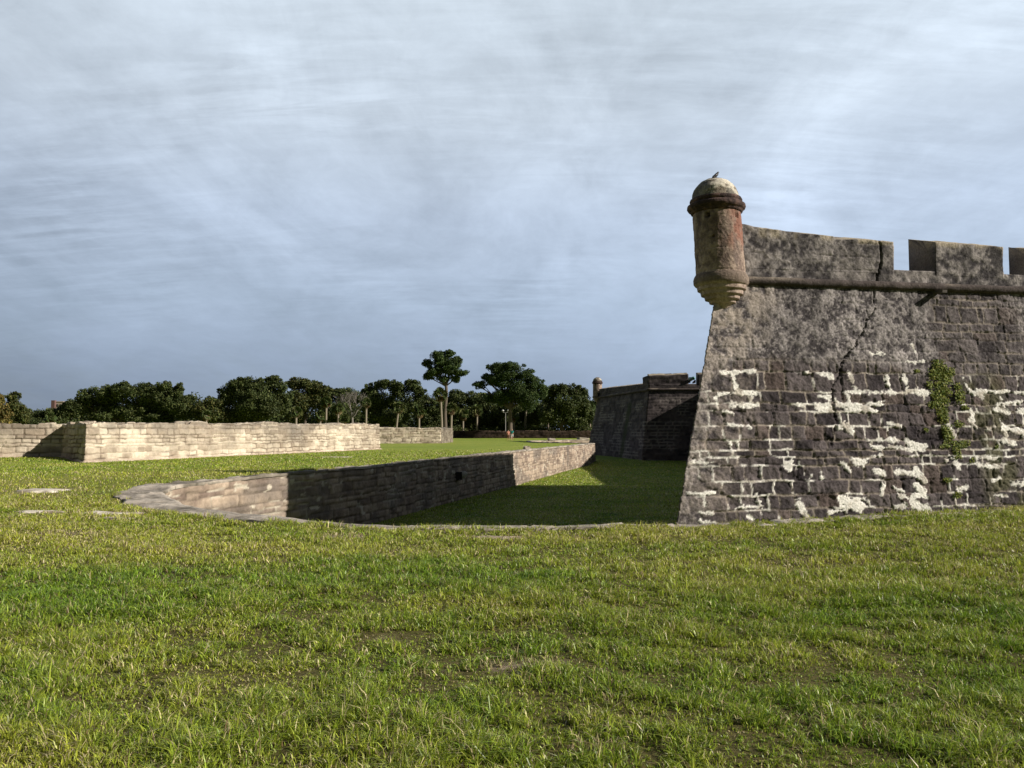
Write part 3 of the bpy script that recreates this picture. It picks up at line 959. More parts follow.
def build_near_bastion():
    root = empty('bastion', (float(A[0]), float(A[1]), -2.0))
    tag(root, 'near stone bastion with a tall domed turret and white mortar patches', 'bastion')
    R = root
    def fix(o):
        o.matrix_parent_inverse = Matrix.Translation(-Vector(R.location)); return o
    # sloping scarp: walk F2 -> B2 -> A -> B1 -> F1 ; outside is on the right of that walk
    pts = [tuple(F2), tuple(B2), tuple(A), tuple(B1), tuple(F1)]
    uA = 10 + LF
    def res(u):
        t = u - uA
        if -0.6 < t < 12.0: return 0.028
        return 0.25
    def paint(u, v, part):
        return near_paint(u - uA, v, part)
    o = sweep_wall('scarp_wall', pts, 1, lambda u, x, y: -2.3 + 0 * u, lambda u, x, y: ZC - .05 + 0 * u, 0, res, 0.028, paint, M_dark, R,
                   batter=BAT, zref=ZC)
    fix(o)
    fix(cordon('cordon', pts, ZC + .07, .13, 0.06, R, M_dark, side=1))
    # parapet: low continuous sill then merlons above it
    ins = 0.03
    A_, = (A,)
    sill = 6.58
    P2 = [tuple(np.array(p)) for p in pts]
    fix(sweep_wall('parapet', pts, 1, lambda u, x, y: ZC + .1 + 0 * u, lambda u, x, y: sill + 0 * u, 1.25, res if False else (lambda u: 0.045 if -0.5 < u - uA < 12 else .3), .045,
                   lambda u, v, p: parapet_paint(wall_t(883))(u - uA, v, p), M_dark, R,
                   wfn=lambda u, x, y: np.minimum(1.25, np.maximum(.5 * np.abs(u - uA), .02))))
    thick = 1.25
    def zfront(px, py):
        t = wall_t(px); return zat(py + 2.6, A[1] + D1[1] * t)
    # the long worn block beside the turret, in steps
    t_a = 0.45
    steps = [(748, 758, 222, 224.5), (758, 837, 224.5, 234.2), (837, 873, 237, 238), (873, 897.5, 238, 240)]
    prof_t = [t_a]; prof_z = [zfront(745, 220.5)]
    for x0, x1, y0, y1 in steps:
        prof_t += [wall_t(x0) , wall_t(x1) - .001]; prof_z += [zfront(x0, y0), zfront(x1, y1)]
    prof_t = np.array(prof_t); prof_z = np.array(prof_z)
    t_end = wall_t(897.5)
    p0, p1 = tuple(A + D1 * t_a), tuple(A + D1 * t_end)
    def zt(u, x, y): return np.interp(u + t_a, prof_t, prof_z)
    fix(sweep_wall('merlon', [p0, p1], 1, lambda u, x, y: sill - .12 + 0 * u, zt, thick, .04, .04,
                   lambda u, v, p: (lambda dc: (dc[0] + .007 * (p == 0), dc[1]))(parapet_paint(wall_t(884))(u + t_a, v, p)), M_dark, R, top_slope=.30, rough_top=.05, wfn=lambda u, x, y: np.minimum(1.25, (u + t_a) * 1.2)))
    # merlons further right
    t2 = wall_t(939.5); t3 = wall_t(1008)
    L_ = t3 - t2; gap = t2 - t_end
    zf2 = zfront(940, 239.5); zf3 = zfront(1007, 244.5)
    t = t2; z0 = zf2; z1 = zf3
    first = True
    while t + L_ < 23.6:
        fix(merlon_run('merlon', A, D1, t, t + L_, sill + .002, z0, z1, thick, .30, .04 if t < 12 else .2, R, M_dark, parapet_paint(), side=1))
        t += L_ + gap * .92
        z0 = z1 = 7.42
    # left-hand face: walking A -> B2 the outside is on the left
    fix(merlon_run('merlon', A, D2, 1.0, LF - .02, sill + .002, 7.45, 8.2, .9, .1, .22, R, M_dark, parapet_paint(), side=-1))
    # flanks
    fix(merlon_run('merlon', B2, BX, .6, 4.2, sill + .002, 7.45, 7.45, thick, .3, .25, R, M_dark, parapet_paint(), side=-1))
    fix(merlon_run('merlon', B2, BX, 5.4, 9.4, sill + .002, 7.45, 7.45, thick, .3, .25, R, M_dark, parapet_paint(), side=-1))
    fix(merlon_run('merlon', B1, AX, .6, 4.2, sill + .002, 7.45, 7.45, thick, .3, .25, R, M_dark, parapet_paint(), side=1))
    fix(merlon_run('merlon', B1, AX, 5.4, 9.4, sill + .002, 7.45, 7.45, thick, .3, .25, R, M_dark, parapet_paint(), side=1))
    # gun deck
    me = np_mesh('gun_deck', [(p[0], p[1], 6.05) for p in (F2 - BX * .1, B2 + BX * 1 + D2 * -.9, A + (D1 + D2) * .7, B1 - D1 * .9 + AX * .8, F1)], None,
                 [(0, 1, 2), (0, 2, 3), (0, 3, 4)], np.tile(C3(.3, .27, .22), (5, 1)), smooth=False)
    fix(obj_from('gun_deck', me, M_cream, R))
    # drain spout throwing its long slanting shadow
    ts, zs = face_tz(939, 292.5)
    yaw = math.atan2(D1[1], D1[0])
    bm = bmesh.new()
    bmesh.ops.create_cube(bm, size=1)
    bmesh.ops.scale(bm, vec=(.18, .50, .11), verts=bm.verts)
    # hollow channel on top
    top = [f for f in bm.faces if f.normal.z > .9][0]
    r = bmesh.ops.inset_region(bm, faces=[top], thickness=.035)
    bmesh.ops.translate(bm, vec=(0, 0, -.06), verts=top.verts)
    bmesh.ops.bevel(bm, geom=list(bm.edges), offset=.012, segments=1, affect='EDGES')
    me = bpy.data.meshes.new('drain_spout'); bm.to_mesh(me); bm.free()
    o = obj_from('drain_spout', me, plain('spout_stone', (.11, .095, .085), .95), R)
    pp = A + D1 * ts + N1 * (BAT * (ZC - zs) + .16)
    o.matrix_parent_inverse = Matrix.Translation(-Vector(R.location))
    o.location = (pp[0], pp[1], zs); o.rotation_euler = (math.radians(6), 0, yaw)
    # sentry turret: a part with its own pieces
    holder = empty('sentry_turret', (0, 0, 0)); holder.parent = R
    holder.matrix_parent_inverse = Matrix.Translation(-Vector(R.location))
    build_sentry(holder, (xat(720, 240, 24.35), 24.35), 24.35 / F)
    return root


def build_far_bastion():
    Cc = np.array([xat(597.5, 398, 118.0), 118.0]); Dd = np.array([xat(648.5, 389, 95.0), 95.0])
    root = empty('bastion', (float(Cc[0]), float(Cc[1]), -1.7))
    tag(root, 'distant shadowed bastion beyond the moat with a small domed turret at its left end', 'bastion')
    def fix(o):
        o.matrix_parent_inverse = Matrix.Translation(-Vector(root.location)); return o
    zc = 6.25
    E = Dd + BX * 10.0
    G = Cc + np.array([.97, -.24]) * 24     # face on the far side
    # walk E -> D -> C -> G : outside is on the left
    pts = [tuple(E), tuple(Dd), tuple(Cc), tuple(G)]
    Lc = float(np.linalg.norm(Cc - Dd))
    pf = coarse_paint(501)
    def paint(u, v, p):
        d, c = pf(u, v, p)
        # dark damp streak with creeper
        s = sstep(1.3, .3, np.abs(u - 17.0 - (3 - v) * .12)) * sstep(5.6, 4.6, v)
        c = lerp(c, np.broadcast_to(C3(.035, .045, .018), c.shape), s * .8)
        return d, c
    fix(sweep_wall('scarp_wall', pts, -1, lambda u, x, y: -2.4 + 0 * u, lambda u, x, y: zc + 0 * u, 0, .12, .10, paint, M_far, root, batter=.15, zref=zc))
    fix(cordon('cordon', pts, zc + .1, .17, .25, root, M_far, side=-1))
    sill = 7.0
    fix(sweep_wall('parapet', pts, -1, lambda u, x, y: zc + .12 + 0 * u, lambda u, x, y: sill + 0 * u, 1.3, .2, .14, coarse_paint(507, 1.0), M_far, root))
    dirn = (Cc - Dd) / Lc
    # long low block towards the turret, rising slightly
    fix(merlon_run('merlon', Dd, dirn, 2.3, Lc - .9, sill + .002, 7.12, 7.55, 1.3, .2, .15, root, M_far, coarse_paint(509), side=-1))
    fix(merlon_run('merlon', Dd, dirn, 0.02, 2.2, sill + .002, 7.95, 7.9, 1.3, .1, .15, root, M_far, coarse_paint(511), side=-1))
    fix(merlon_run('merlon', Dd, BX, .02, 4.55, sill + .002, 7.95, 8.1, 1.3, .2, .15, root, M_far, coarse_paint(513), side=1))
    fix(merlon_run('merlon', Dd, BX, 5.6, 9.8, sill + .002, 8.1, 8.1, 1.3, .2, .15, root, M_far, coarse_paint(515), side=1))
    me = np_mesh('gun_deck', [(*E, 6.4), (*Dd, 6.4), (*Cc, 6.4), (*G, 6.4)], [(0, 1, 2, 3)], None, np.tile(C3(.3, .27, .22), (4, 1)), smooth=False)
    fix(obj_from('gun_deck', me, M_cream, root))
    holder = empty('sentry_turret'); holder.parent = root
    holder.matrix_parent_inverse = Matrix.Translation(-Vector(root.location))
    # same turret, shifted so that its foot sits on this corner
    s = 24.35 / F
    b4 = len(bpy.data.objects)
    build_sentry(holder, (float(Cc[0]), float(Cc[1])), s * .92, seed=40, nseg=40, lean_amt=0.0, wash=.0)
    holder.location = (0, 0, .75)
    return root, Dd


def build_curtains():
    pf = coarse_paint(601)
    def curtain(a, b, side, label):
        mid = (a + b) / 2
        r = empty('curtain_wall', (float(mid[0]), float(mid[1]), -2))
        tag(r, label, 'fort wall')
        pts = [tuple(a), tuple(b)]
        for o in (sweep_wall('scarp_wall', pts, side, lambda u, x, y: -2.4 + 0 * u, lambda u, x, y: ZC + 0 * u, 0, .35, .2, pf, M_far, r, batter=.15, zref=ZC),
                  cordon('cordon', pts, ZC + .1, .15, .4, r, M_far, side=side),
                  sweep_wall('parapet', pts, side, lambda u, x, y: ZC + .1 + 0 * u, lambda u, x, y: 8.2 + 0 * u, 1.3, .35, .25, coarse_paint(605), M_far, r, top_slope=.2)):
            o.matrix_parent_inverse = Matrix.Translation(-Vector(r.location))
    curtain(F2, np.array([xat(648.5, 389, 95.0), 95.0]) + BX * 10.0, -1, 'long fort wall joining the near bastion to the distant bastion')
    curtain(F1, F1 + BX * 32, 1, 'front fort wall running right from behind the near bastion')


# ------------------------------------------------------------------ moat retaining wall and outworks
def tan_paint(seed, hmin=.16, hmax=.34, wmin=.4, wmax=.95, rows=None, tint=1.0):
    bl = Blocks(seed, -3, 3, hmin, hmax, wmin, wmax)
    def paint(u, v, part):
        wu = u + (fbm(u * 1.6, v * 1.6, 3, seed) - .5) * .2; wv = v + (fbm(u * .8, v * 2, 3, seed + 1) - .5) * .13
        d, du, dv, r1, r2, r3, k = bl(wu, wv)
        n = fbm(u * 2.2, v * 2.2, 5, seed + 2); n2 = fbm(u * .5, v * .9, 4, seed + 4); n3 = fbm(u * 8, v * 8, 3, seed + 6)
        c = lerp(C3(.175, .13, .105), C3(.40, .315, .24), sstep(.15, .85, r2 * .5 + n * .55))
        c = c * (.75 + .5 * n3)[..., None]
        c = lerp(c, np.broadcast_to(C3(.15, .13, .115), c.shape), sstep(.5, .68, n2) * .6)
        jj = sstep(.035, .008, d)
        c = lerp(c, np.broadcast_to(C3(.10, .08, .06), c.shape), jj * .65)
        wh = jj * sstep(.6, .7, fbm(u * .9, v * .9, 3, seed + 8)) + sstep(.74, .78, fbm(u * 2.5, v * 4, 3, seed + 9))
        c = lerp(c, np.broadcast_to(C3(.52, .47, .38), c.shape), np.clip(wh, 0, 1) * .8)
        disp = (r1 - .5) * .045 - .045 * sstep(.026, .005, d) + (n - .5) * .035 + (n3 - .5) * .03
        return disp, c * tint
    return paint


def cream_paint(seed, tint=1.0, stains=()):
    bl = Blocks(seed, -.5, 3.2, .13, .33, .30, .80)
    def paint(u, v, part):
        wu = u + (fbm(u * 2.5, v * 2.5, 3, seed) - .5) * .14; wv = v + (fbm(u * 1.7, v * 2, 4, seed + 1) - .5) * .12
        d, du, dv, r1, r2, r3, k = bl(wu, wv)
        n = fbm(u * 2.2, v * 2.2, 5, seed + 2); n2 = fbm(u * .35, v * .8, 4, seed + 4); n3 = fbm(u * 7, v * 7, 3, seed + 6)
        c = lerp(C3(.33, .265, .20), C3(.60, .52, .41), sstep(.15, .85, r2 * .5 + n * .55))
        c = lerp(c, np.broadcast_to(C3(.24, .195, .15), c.shape), sstep(.52, .68, n2) * sstep(.3, 1.6, v) * .6)
        c = lerp(c, np.broadcast_to(C3(.20, .17, .14), c.shape), sstep(1.45, 1.9, v + (n - .5) * .5) * sstep(.40, .6, n2 * .5 + n * .5) * .7 * (part == 0))
        for (uc, w) in stains:
            c = lerp(c, np.broadcast_to(C3(.17, .15, .13), c.shape), sstep(w, w * .4, np.abs(u - uc + (n2 - .5) * 1.2)) * sstep(.4, 1.4, v) * .7)
        c = c * (.80 + .4 * n3)[..., None]
        jj = sstep(.036, .012, d)
        c = lerp(c, np.broadcast_to(C3(.12, .09, .065), c.shape), jj * .85 * sstep(.3, .5, fbm(u * .8, v * 1.5, 3, seed + 7)))
        c = lerp(c, np.broadcast_to(C3(.66, .58, .45), c.shape), jj * .6 * sstep(.58, .7, fbm(u * 1.1, v * 1.1, 3, seed + 8)))
        disp = (r1 - .5) * .05 - .05 * sstep(.028, .006, d) + (n - .5) * .035 + (n3 - .5) * .03
        if part == 1:
            disp = (n - .5) * .10 + (r1 - .5) * .06
        return disp, c * tint
    return paint


def build_moat_wall():
    root = empty('retaining_wall', (-9.0, 20.0, -2.0))
    tag(root, 'tan stone retaining wall with grey coping that rims the dry moat', 'retaining wall')
    inv = Matrix.Translation(-Vector(root.location))
    def res(u):
        # fine where it is near the camera
        return .055
    P, U = path_resample(MOAT, 1.0)
    # parameter range that needs detail
    def res2(u):
        x = np.interp(u, U, P[:, 0]); y = np.interp(u, U, P[:, 1])
        if y < 16 and x > -3: return 0.4
        if y > 100 or x > 20: return 0.5
        return 0.05 + 0.0008 * y
    o = sweep_wall('stone_face', MOAT, 1, lambda u, x, y: -2.3 + 0 * u, lambda u, x, y: gh(x, y) - .03, 0, res2, .05, tan_paint(701), M_tan, root, batter=.03)
    o.matrix_parent_inverse = inv
    sb = Blocks(733, -2, 3, 3, 4, .8, 1.3)
    def cop(u, v, part):
        d, du, dv, r1, r2, r3, k = sb(u + (fbm(u * 2, v * 2 + part, 3, 739) - .5) * .2, v * 0 + 0.5)
        n = fbm(u * 2.5, v * 2.5 + part * 3, 5, 735); n3 = fbm(u * 9, v * 9, 3, 737)
        c = lerp(C3(.17, .145, .12), C3(.42, .37, .31), sstep(.15, .85, r2 * .25 + n * .8))
        c = lerp(c, np.broadcast_to(C3(.12, .105, .08), c.shape), sstep(.52, .66, fbm(u * .8, v * 1.5, 4, 741)) * .7)
        jj = sstep(.03, .008, du)
        c = lerp(c, np.broadcast_to(C3(.09, .08, .06), c.shape), jj * .8)
        x = (n - .5) * .11 + (n3 - .5) * .03 + (r1 - .5) * .04 - jj * .03
        return ((n - .5) * .08 + .02 if part == 0 else x), c * 1.05
    def res3(u):
        x = np.interp(u, U, P[:, 0]); y = np.interp(u, U, P[:, 1])
        if y > 100 or x > 20: return 0.5
        return 0.05 + 0.0008 * y
    o = sweep_wall('coping', MOAT, 1, lambda u, x, y: gh(x, y) - .06, lambda u, x, y: gh(x, y) + .02, 0.5, res3, .04, cop, M_tan, root,
                   wfn=lambda u, x, y: coping_w(x, y) + .12, back=True, caps=False)
    o.matrix_parent_inverse = inv
    # small drain mouth in the wall face with a white stone beside it
    pd = np.array([-5.3, 32.9]); dd = np.array([14.6, 60.1]); dd = dd / np.linalg.norm(dd); nn = np.array([dd[1], -dd[0]])
    r = (457 - 512) / F
    t = (r * pd[1] - pd[0]) / (dd[0] - r * dd[1])
    q = pd + dd * t
    z = zat(476, q[1])
    bm = bmesh.new()
    bmesh.ops.create_cube(bm, size=1); bmesh.ops.scale(bm, vec=(.5, .25, .42), verts=bm.verts)
    fr = [f for f in bm.faces if f.normal.y < -.9][0]
    bmesh.ops.inset_region(bm, faces=[fr], thickness=.09); bmesh.ops.translate(bm, vec=(0, .2, 0), verts=fr.verts)
    bmesh.ops.bevel(bm, geom=list(bm.edges), offset=.015, segments=1, affect='EDGES')
    me = bpy.data.meshes.new('drain_mouth'); bm.to_mesh(me); bm.free()
    o = obj_from('drain_mouth', me, plain('drain_stone', (.05, .045, .04), .95), root)
    o.matrix_parent_inverse = inv
    o.location = (q[0] + nn[0] * .10, q[1] + nn[1] * .10, z); o.rotation_euler = (0, 0, math.atan2(nn[1], nn[0]) + PI / 2)
    bm = bmesh.new(); bmesh.ops.create_icosphere(bm, subdivisions=2, radius=.2)
    for v in bm.verts: v.co = Vector((v.co.x * 1.3, v.co.y * .7, v.co.z)) * random.uniform(.85, 1.1)
    me = bpy.data.meshes.new('patch_stone'); bm.to_mesh(me); bm.free()
    o = obj_from('patch_stone', me, plain('white_stone', (.6, .56, .5), .9), root)
    q2 = q + dd * .75
    o.matrix_parent_inverse = inv
    o.location = (q2[0] + nn[0] * .1, q2[1] + nn[1] * .1, z + .05)


def build_outworks():
    g = lambda u, x, y: gh(x, y) - .25
    # left wall: lit stretch, dark return, then the long lit stretch (three sides of one wall)
    pts = [(-59.8, 15.8), (-20.9, 38.6), (-18.5, 36.0), (-9.9, 62.0)]
    P, U = path_resample(pts, 1.0)
    UC = math.hypot(38.9, 22.8) + math.hypot(2.4, 2.6)
    def top(u, x, y):
        z = np.interp(u, [0, 40, 45, 48.6, 57, 67, 76.0], [1.93, 1.93, 1.92, 1.94, 1.99, 2.04, 2.06])
        return z + (fbm(u * 1.6, u * 0, 3, 811) - .5) * .18 + (_hash(np.floor(u / .7), np.floor(u * 0), 4) - .5) * .12
    root = empty('stone_wall', (-18.5, 36.0, .2))
    tag(root, 'long pale coquina wall at left with a dark shaded return face', 'stone wall')
    inv = Matrix.Translation(-Vector(root.location))
    def res(u): return .045 if u > 38 else .4
    o = sweep_wall('masonry', pts, 1, g, top, 1.1, res, .04, cream_paint(801, 1.0, stains=((65.1, 1.0),)), M_cream, root, batter=.05,
                   wfn=lambda u, x, y: np.minimum(1.1, np.maximum(.55 * np.abs(u - UC), .02)))
    o.matrix_parent_inverse = inv
    # footing
    def foot(u, v, part):
        n = fbm(u * 2, v * 2, 4, 821)
        return (n - .5) * .1 + (.22 if part == 0 else 0), lerp(C3(.30, .22, .17), C3(.48, .40, .32), sstep(.3, .7, n))
    o = sweep_wall('footing', pts, 1, g, lambda u, x, y: gh(x, y) + .045 + 0 * u, .05, lambda u: .1 if u > 38 else .5, .05, foot, M_cream, root)
    o.matrix_parent_inverse = inv
    # second pale wall further off
    root = empty('stone_wall', (-8, 93, .2))
    tag(root, 'farther pale stone wall with a brown end beyond the long left wall', 'stone wall')
    inv = Matrix.Translation(-Vector(root.location))
    o = sweep_wall('masonry', [(-24, 88.6), (xat(441, 436, 93), 93.0)], 1, g, lambda u, x, y: 1.98 + (fbm(u * 1.3, u * 0, 3, 831) - .5) * .2, 1.0, .1, .08, cream_paint(841), M_cream, root)
    o.matrix_parent_inverse = inv
    o = sweep_wall('end_masonry', [(xat(441, 436, 93) + .03, 93.05), (xat(453, 436, 104), 104.0)], 1, g, lambda u, x, y: 1.93 + (fbm(u * 1.3, u * 0, 3, 833) - .5) * .15, .9, .1, .08, cream_paint(845, .45), M_cream, root)  # same masonry colours, tinted much darker than the pale stretch
    o.matrix_parent_inverse = inv
    o['label'] = 'darker brown end stretch of the wall'
    # far low dark wall before the trees
    def dk(u, v, part):
        d, c = coarse_paint_far(u, v, part); return d, c
    root = tag(sweep_wall('stone_wall', [(-40, 158), (xat(453, 434, 156) - 3, 156), (24, 153), (60, 150)], 1, g,
                          lambda u, x, y: 1.62 + (fbm(u * .8, u * 0, 3, 851) - .5) * .28, .9, .15, .12, dk, M_far), 'low dark brown stone wall running in front of the far trees', 'stone wall')
    # stones lying on the brink beyond the moat's end
    for k, (px, Y, w, hh, lab) in enumerate(((551.5, 124, 1.1, .42, 'square pale block on the grass at the far end of the moat'),
                                             (583, 137, 1.8, .35, 'long low grey block lying near the foot of the distant turret'),
                                             (487.2, 60.5, .55, .28, 'small pale stone on the coping above the shaded moat wall'))):
        bm = bmesh.new(); bmesh.ops.create_cube(bm, size=1)
        bmesh.ops.scale(bm, vec=(w, w * .7, hh), verts=bm.verts)
        bmesh.ops.bevel(bm, geom=list(bm.edges), offset=.07, segments=2, affect='EDGES')
        bmesh.ops.subdivide_edges(bm, edges=list(bm.edges), cuts=2, use_grid_fill=True)
        for v in bm.verts: v.co += Vector([random.uniform(-.03, .03) for _ in range(3)])
        me = bpy.data.meshes.new('stone_block'); bm.to_mesh(me); bm.free()
        x = xat(px, 440, Y)
        o = obj_from('stone_block', me, plain('block_stone', (.42, .37, .30), .95))
        if k == 2:
            t = (Y - 32.9) / 60.1; x = -5.3 + 14.6 * t - .3
        o.location = (x, Y, float(gh(x, Y)) + hh * .4); o.rotation_euler = (.03, .05, .3)
        tag(o, lab, 'stone')


_cpf = coarse_paint(861, .8)
def coarse_paint_far(u, v, part):
    d, c = _cpf(u, v + 6.5, part)
    return d, c * np.array([1.0, .82, .68])


def build_slabs():
    # pale rock showing through the turf; each a thing
    spec = [(-11.75, 20.9, .55, .62, 'pale flat rock exposed in the turf left of the moat, the farther of two'),
            (-7.75, 16.2, .62, .24, 'pale flat rock exposed in the turf just below the rounded moat corner'),
            (-9.2, 16.35, .50, .16, 'thin strip of pale rock in the turf left of the rounded moat corner'),
            (-7.15, 15.15, .30, .16, 'small pale rock near the coping at the rounded moat corner'),
            (-0.2, 12.65, .32, .12, 'small pale rock showing in the dry grass near the middle of the moat edge'),
            (-14.9 + 3.2, 44.9, .9, .35, 'flat pale stone in the lawn below the far half of the long left wall')]
    spec[-1] = (xat(336, 460, 43.0), 43.0, .95, .5, spec[-1][-1])
    for k, (x, y, rx, ry, lab) in enumerate(spec):
        n = 40
        th = np.linspace(0, 2 * PI, n, endpoint=False)
        rad = 0.45 + 1.15 * fbm(np.cos(th) * 2.2 + k * 5, np.sin(th) * 2.2, 4, 900 + k)
        V = []; rings = [(1.0, -.05), (.93, .012), (.7, .03), (.35, .035), (0.02, .038)]
        for f, dz in rings:
            vx = x + np.cos(th) * rx * rad * f; vy = y + np.sin(th) * ry * rad * f
            vz = gh(vx, vy) + dz + (fbm(vx * 6, vy * 6, 3, 5) - .5) * .03
            V.append(np.stack([vx, vy, vz], 1))
        V = np.stack(V, 1)
        n1 = fbm(V[..., 0] * 4, V[..., 1] * 4, 4, 77)
        c = lerp(C3(.32, .26, .19), C3(.66, .60, .50), sstep(.35, .65, n1))
        cx = V.reshape(-1, 3).mean(0)
        me = np_mesh('flat_rock', V.reshape(-1, 3) - cx, grid_faces(n, len(rings), close=True), None, c.reshape(-1, 3))
        o = obj_from('flat_rock', me, M_tan); o.location = cx
        tag(o, lab, 'rock')


# ------------------------------------------------------------------ vegetation
def tube(pts, radii, nseg=7):
    """tapered tube through points -> verts, quads"""
    P = [Vector(p) for p in pts]
    V = []
    for i, p in enumerate(P):
        d = (P[min(i + 1, len(P) - 1)] - P[max(i - 1, 0)]).normalized()
        a = d.cross(Vector((0.3, 1, 0.1))).normalized(); b = d.cross(a)
        for k in range(nseg):
            t = 2 * PI * k / nseg
            V.append(p + (a * math.cos(t) + b * math.sin(t)) * radii[i])
    V = np.array([tuple(v) for v in V])
    Q = []
    for i in range(len(P) - 1):
        for k in range(nseg):
            Q.append((i * nseg + k, i * nseg + (k + 1) % nseg, (i + 1) * nseg + (k + 1) % nseg, (i + 1) * nseg + k))
    return V, np.array(Q)


def merge(parts):
    Vs, Qs = [], []; n = 0
    for V, Q in parts:
        Vs.append(V); Qs.append(Q + n); n += len(V)
    return np.vstack(Vs), np.vstack(Qs)


def limb_pts(a, b, r0, r1, k=5, wob=.3):
    a = np.array(a, float); b = np.array(b, float)
    pts = []; L_ = np.linalg.norm(b - a)
    for i in range(k):
        t = i / (k - 1)
        p = a + (b - a) * t
        if 0 < i < k - 1: p = p + np.array([random.uniform(-1, 1), random.uniform(-1, 1), random.uniform(0, .8)]) * wob * L_ * .15
        pts.append(tuple(p))
    return tube(pts, [r0 + (r1 - r0) * i / (k - 1) for i in range(k)], 6)


def leaf_cloud(lobes, size, dens, palette, flat=1.0, rng=None):
    """lobes (x,y,z,rx,ry,rz): leaf faces scattered through each lobe's outer volume"""
    rng = rng or RNG
    VV = []; CC = []
    for (cx, cy, cz, rx, ry, rz) in lobes:
        n = int(2.2 * dens * (rx * ry + rx * rz + ry * rz) / 3.0)
        v = rng.normal(size=(n, 3)); v /= np.linalg.norm(v, axis=1, keepdims=True)
        rad = rng.uniform(.15, 1.0, n) ** .45
        # lumpy outline with gaps
        lump = fbm(v[:, 0] * 2.2 + cx, v[:, 2] * 2.2 + v[:, 1] * 1.7 + cz, 3, 21)
        rad = rad * (0.72 + .62 * lump)
        keep = rng.random(n) < sstep(.15, .42, fbm(v[:, 0] * 3.3 + cx * 2, v[:, 1] * 3.3 + v[:, 2] * 3.9, 2, 23)) * .9 + .1
        v = v[keep]; rad = rad[keep]; lump = lump[keep]; n = len(v)
        c = np.array([cx, cy, cz]) + v * rad[:, None] * np.array([rx, ry, rz])
        nr = v * .5 + rng.normal(size=(n, 3)) * .65 + np.array([0, 0, .25]); nr /= np.linalg.norm(nr, axis=1, keepdims=True)
        t = np.cross(nr, rng.normal(size=(n, 3))); t /= np.linalg.norm(t, axis=1, keepdims=True)
        b = np.cross(nr, t)
        s = size * rng.uniform(.55, 1.25, n)[:, None]
        quad = np.stack([c - t * s * .5, c - b * s * .28 * flat, c + t * s * .5, c + b * s * .28 * flat], 1)
        VV.append(quad.reshape(-1, 3))
        pal = np.array(palette)
        i = rng.integers(0, len(pal), n)
        k = rng.uniform(.7, 1.3)
        col = pal[i] * rng.uniform(.75, 1.25, (n, 1)) * k
        CC.append(np.repeat(col[:, None], 4, 1).reshape(-1, 3))
    V = np.vstack(VV); Cc = np.vstack(CC)
    Q = np.arange(len(V)).reshape(-1, 4)
    return V, Q, Cc


OAK_P = [(.056, .076, .022), (.074, .098, .028), (.040, .060, .018), (.115, .13, .042)]
PINE_P = [(.040, .070, .020), (.060, .095, .024), (.030, .055, .018), (.085, .115, .03)]
OLIVE_P = [(.085, .095, .026), (.06, .082, .022), (.11, .105, .03), (.045, .06, .018)]
YEL_P = [(.20, .15, .04), (.15, .13, .035), (.10, .11, .03), (.24, .17, .05)]


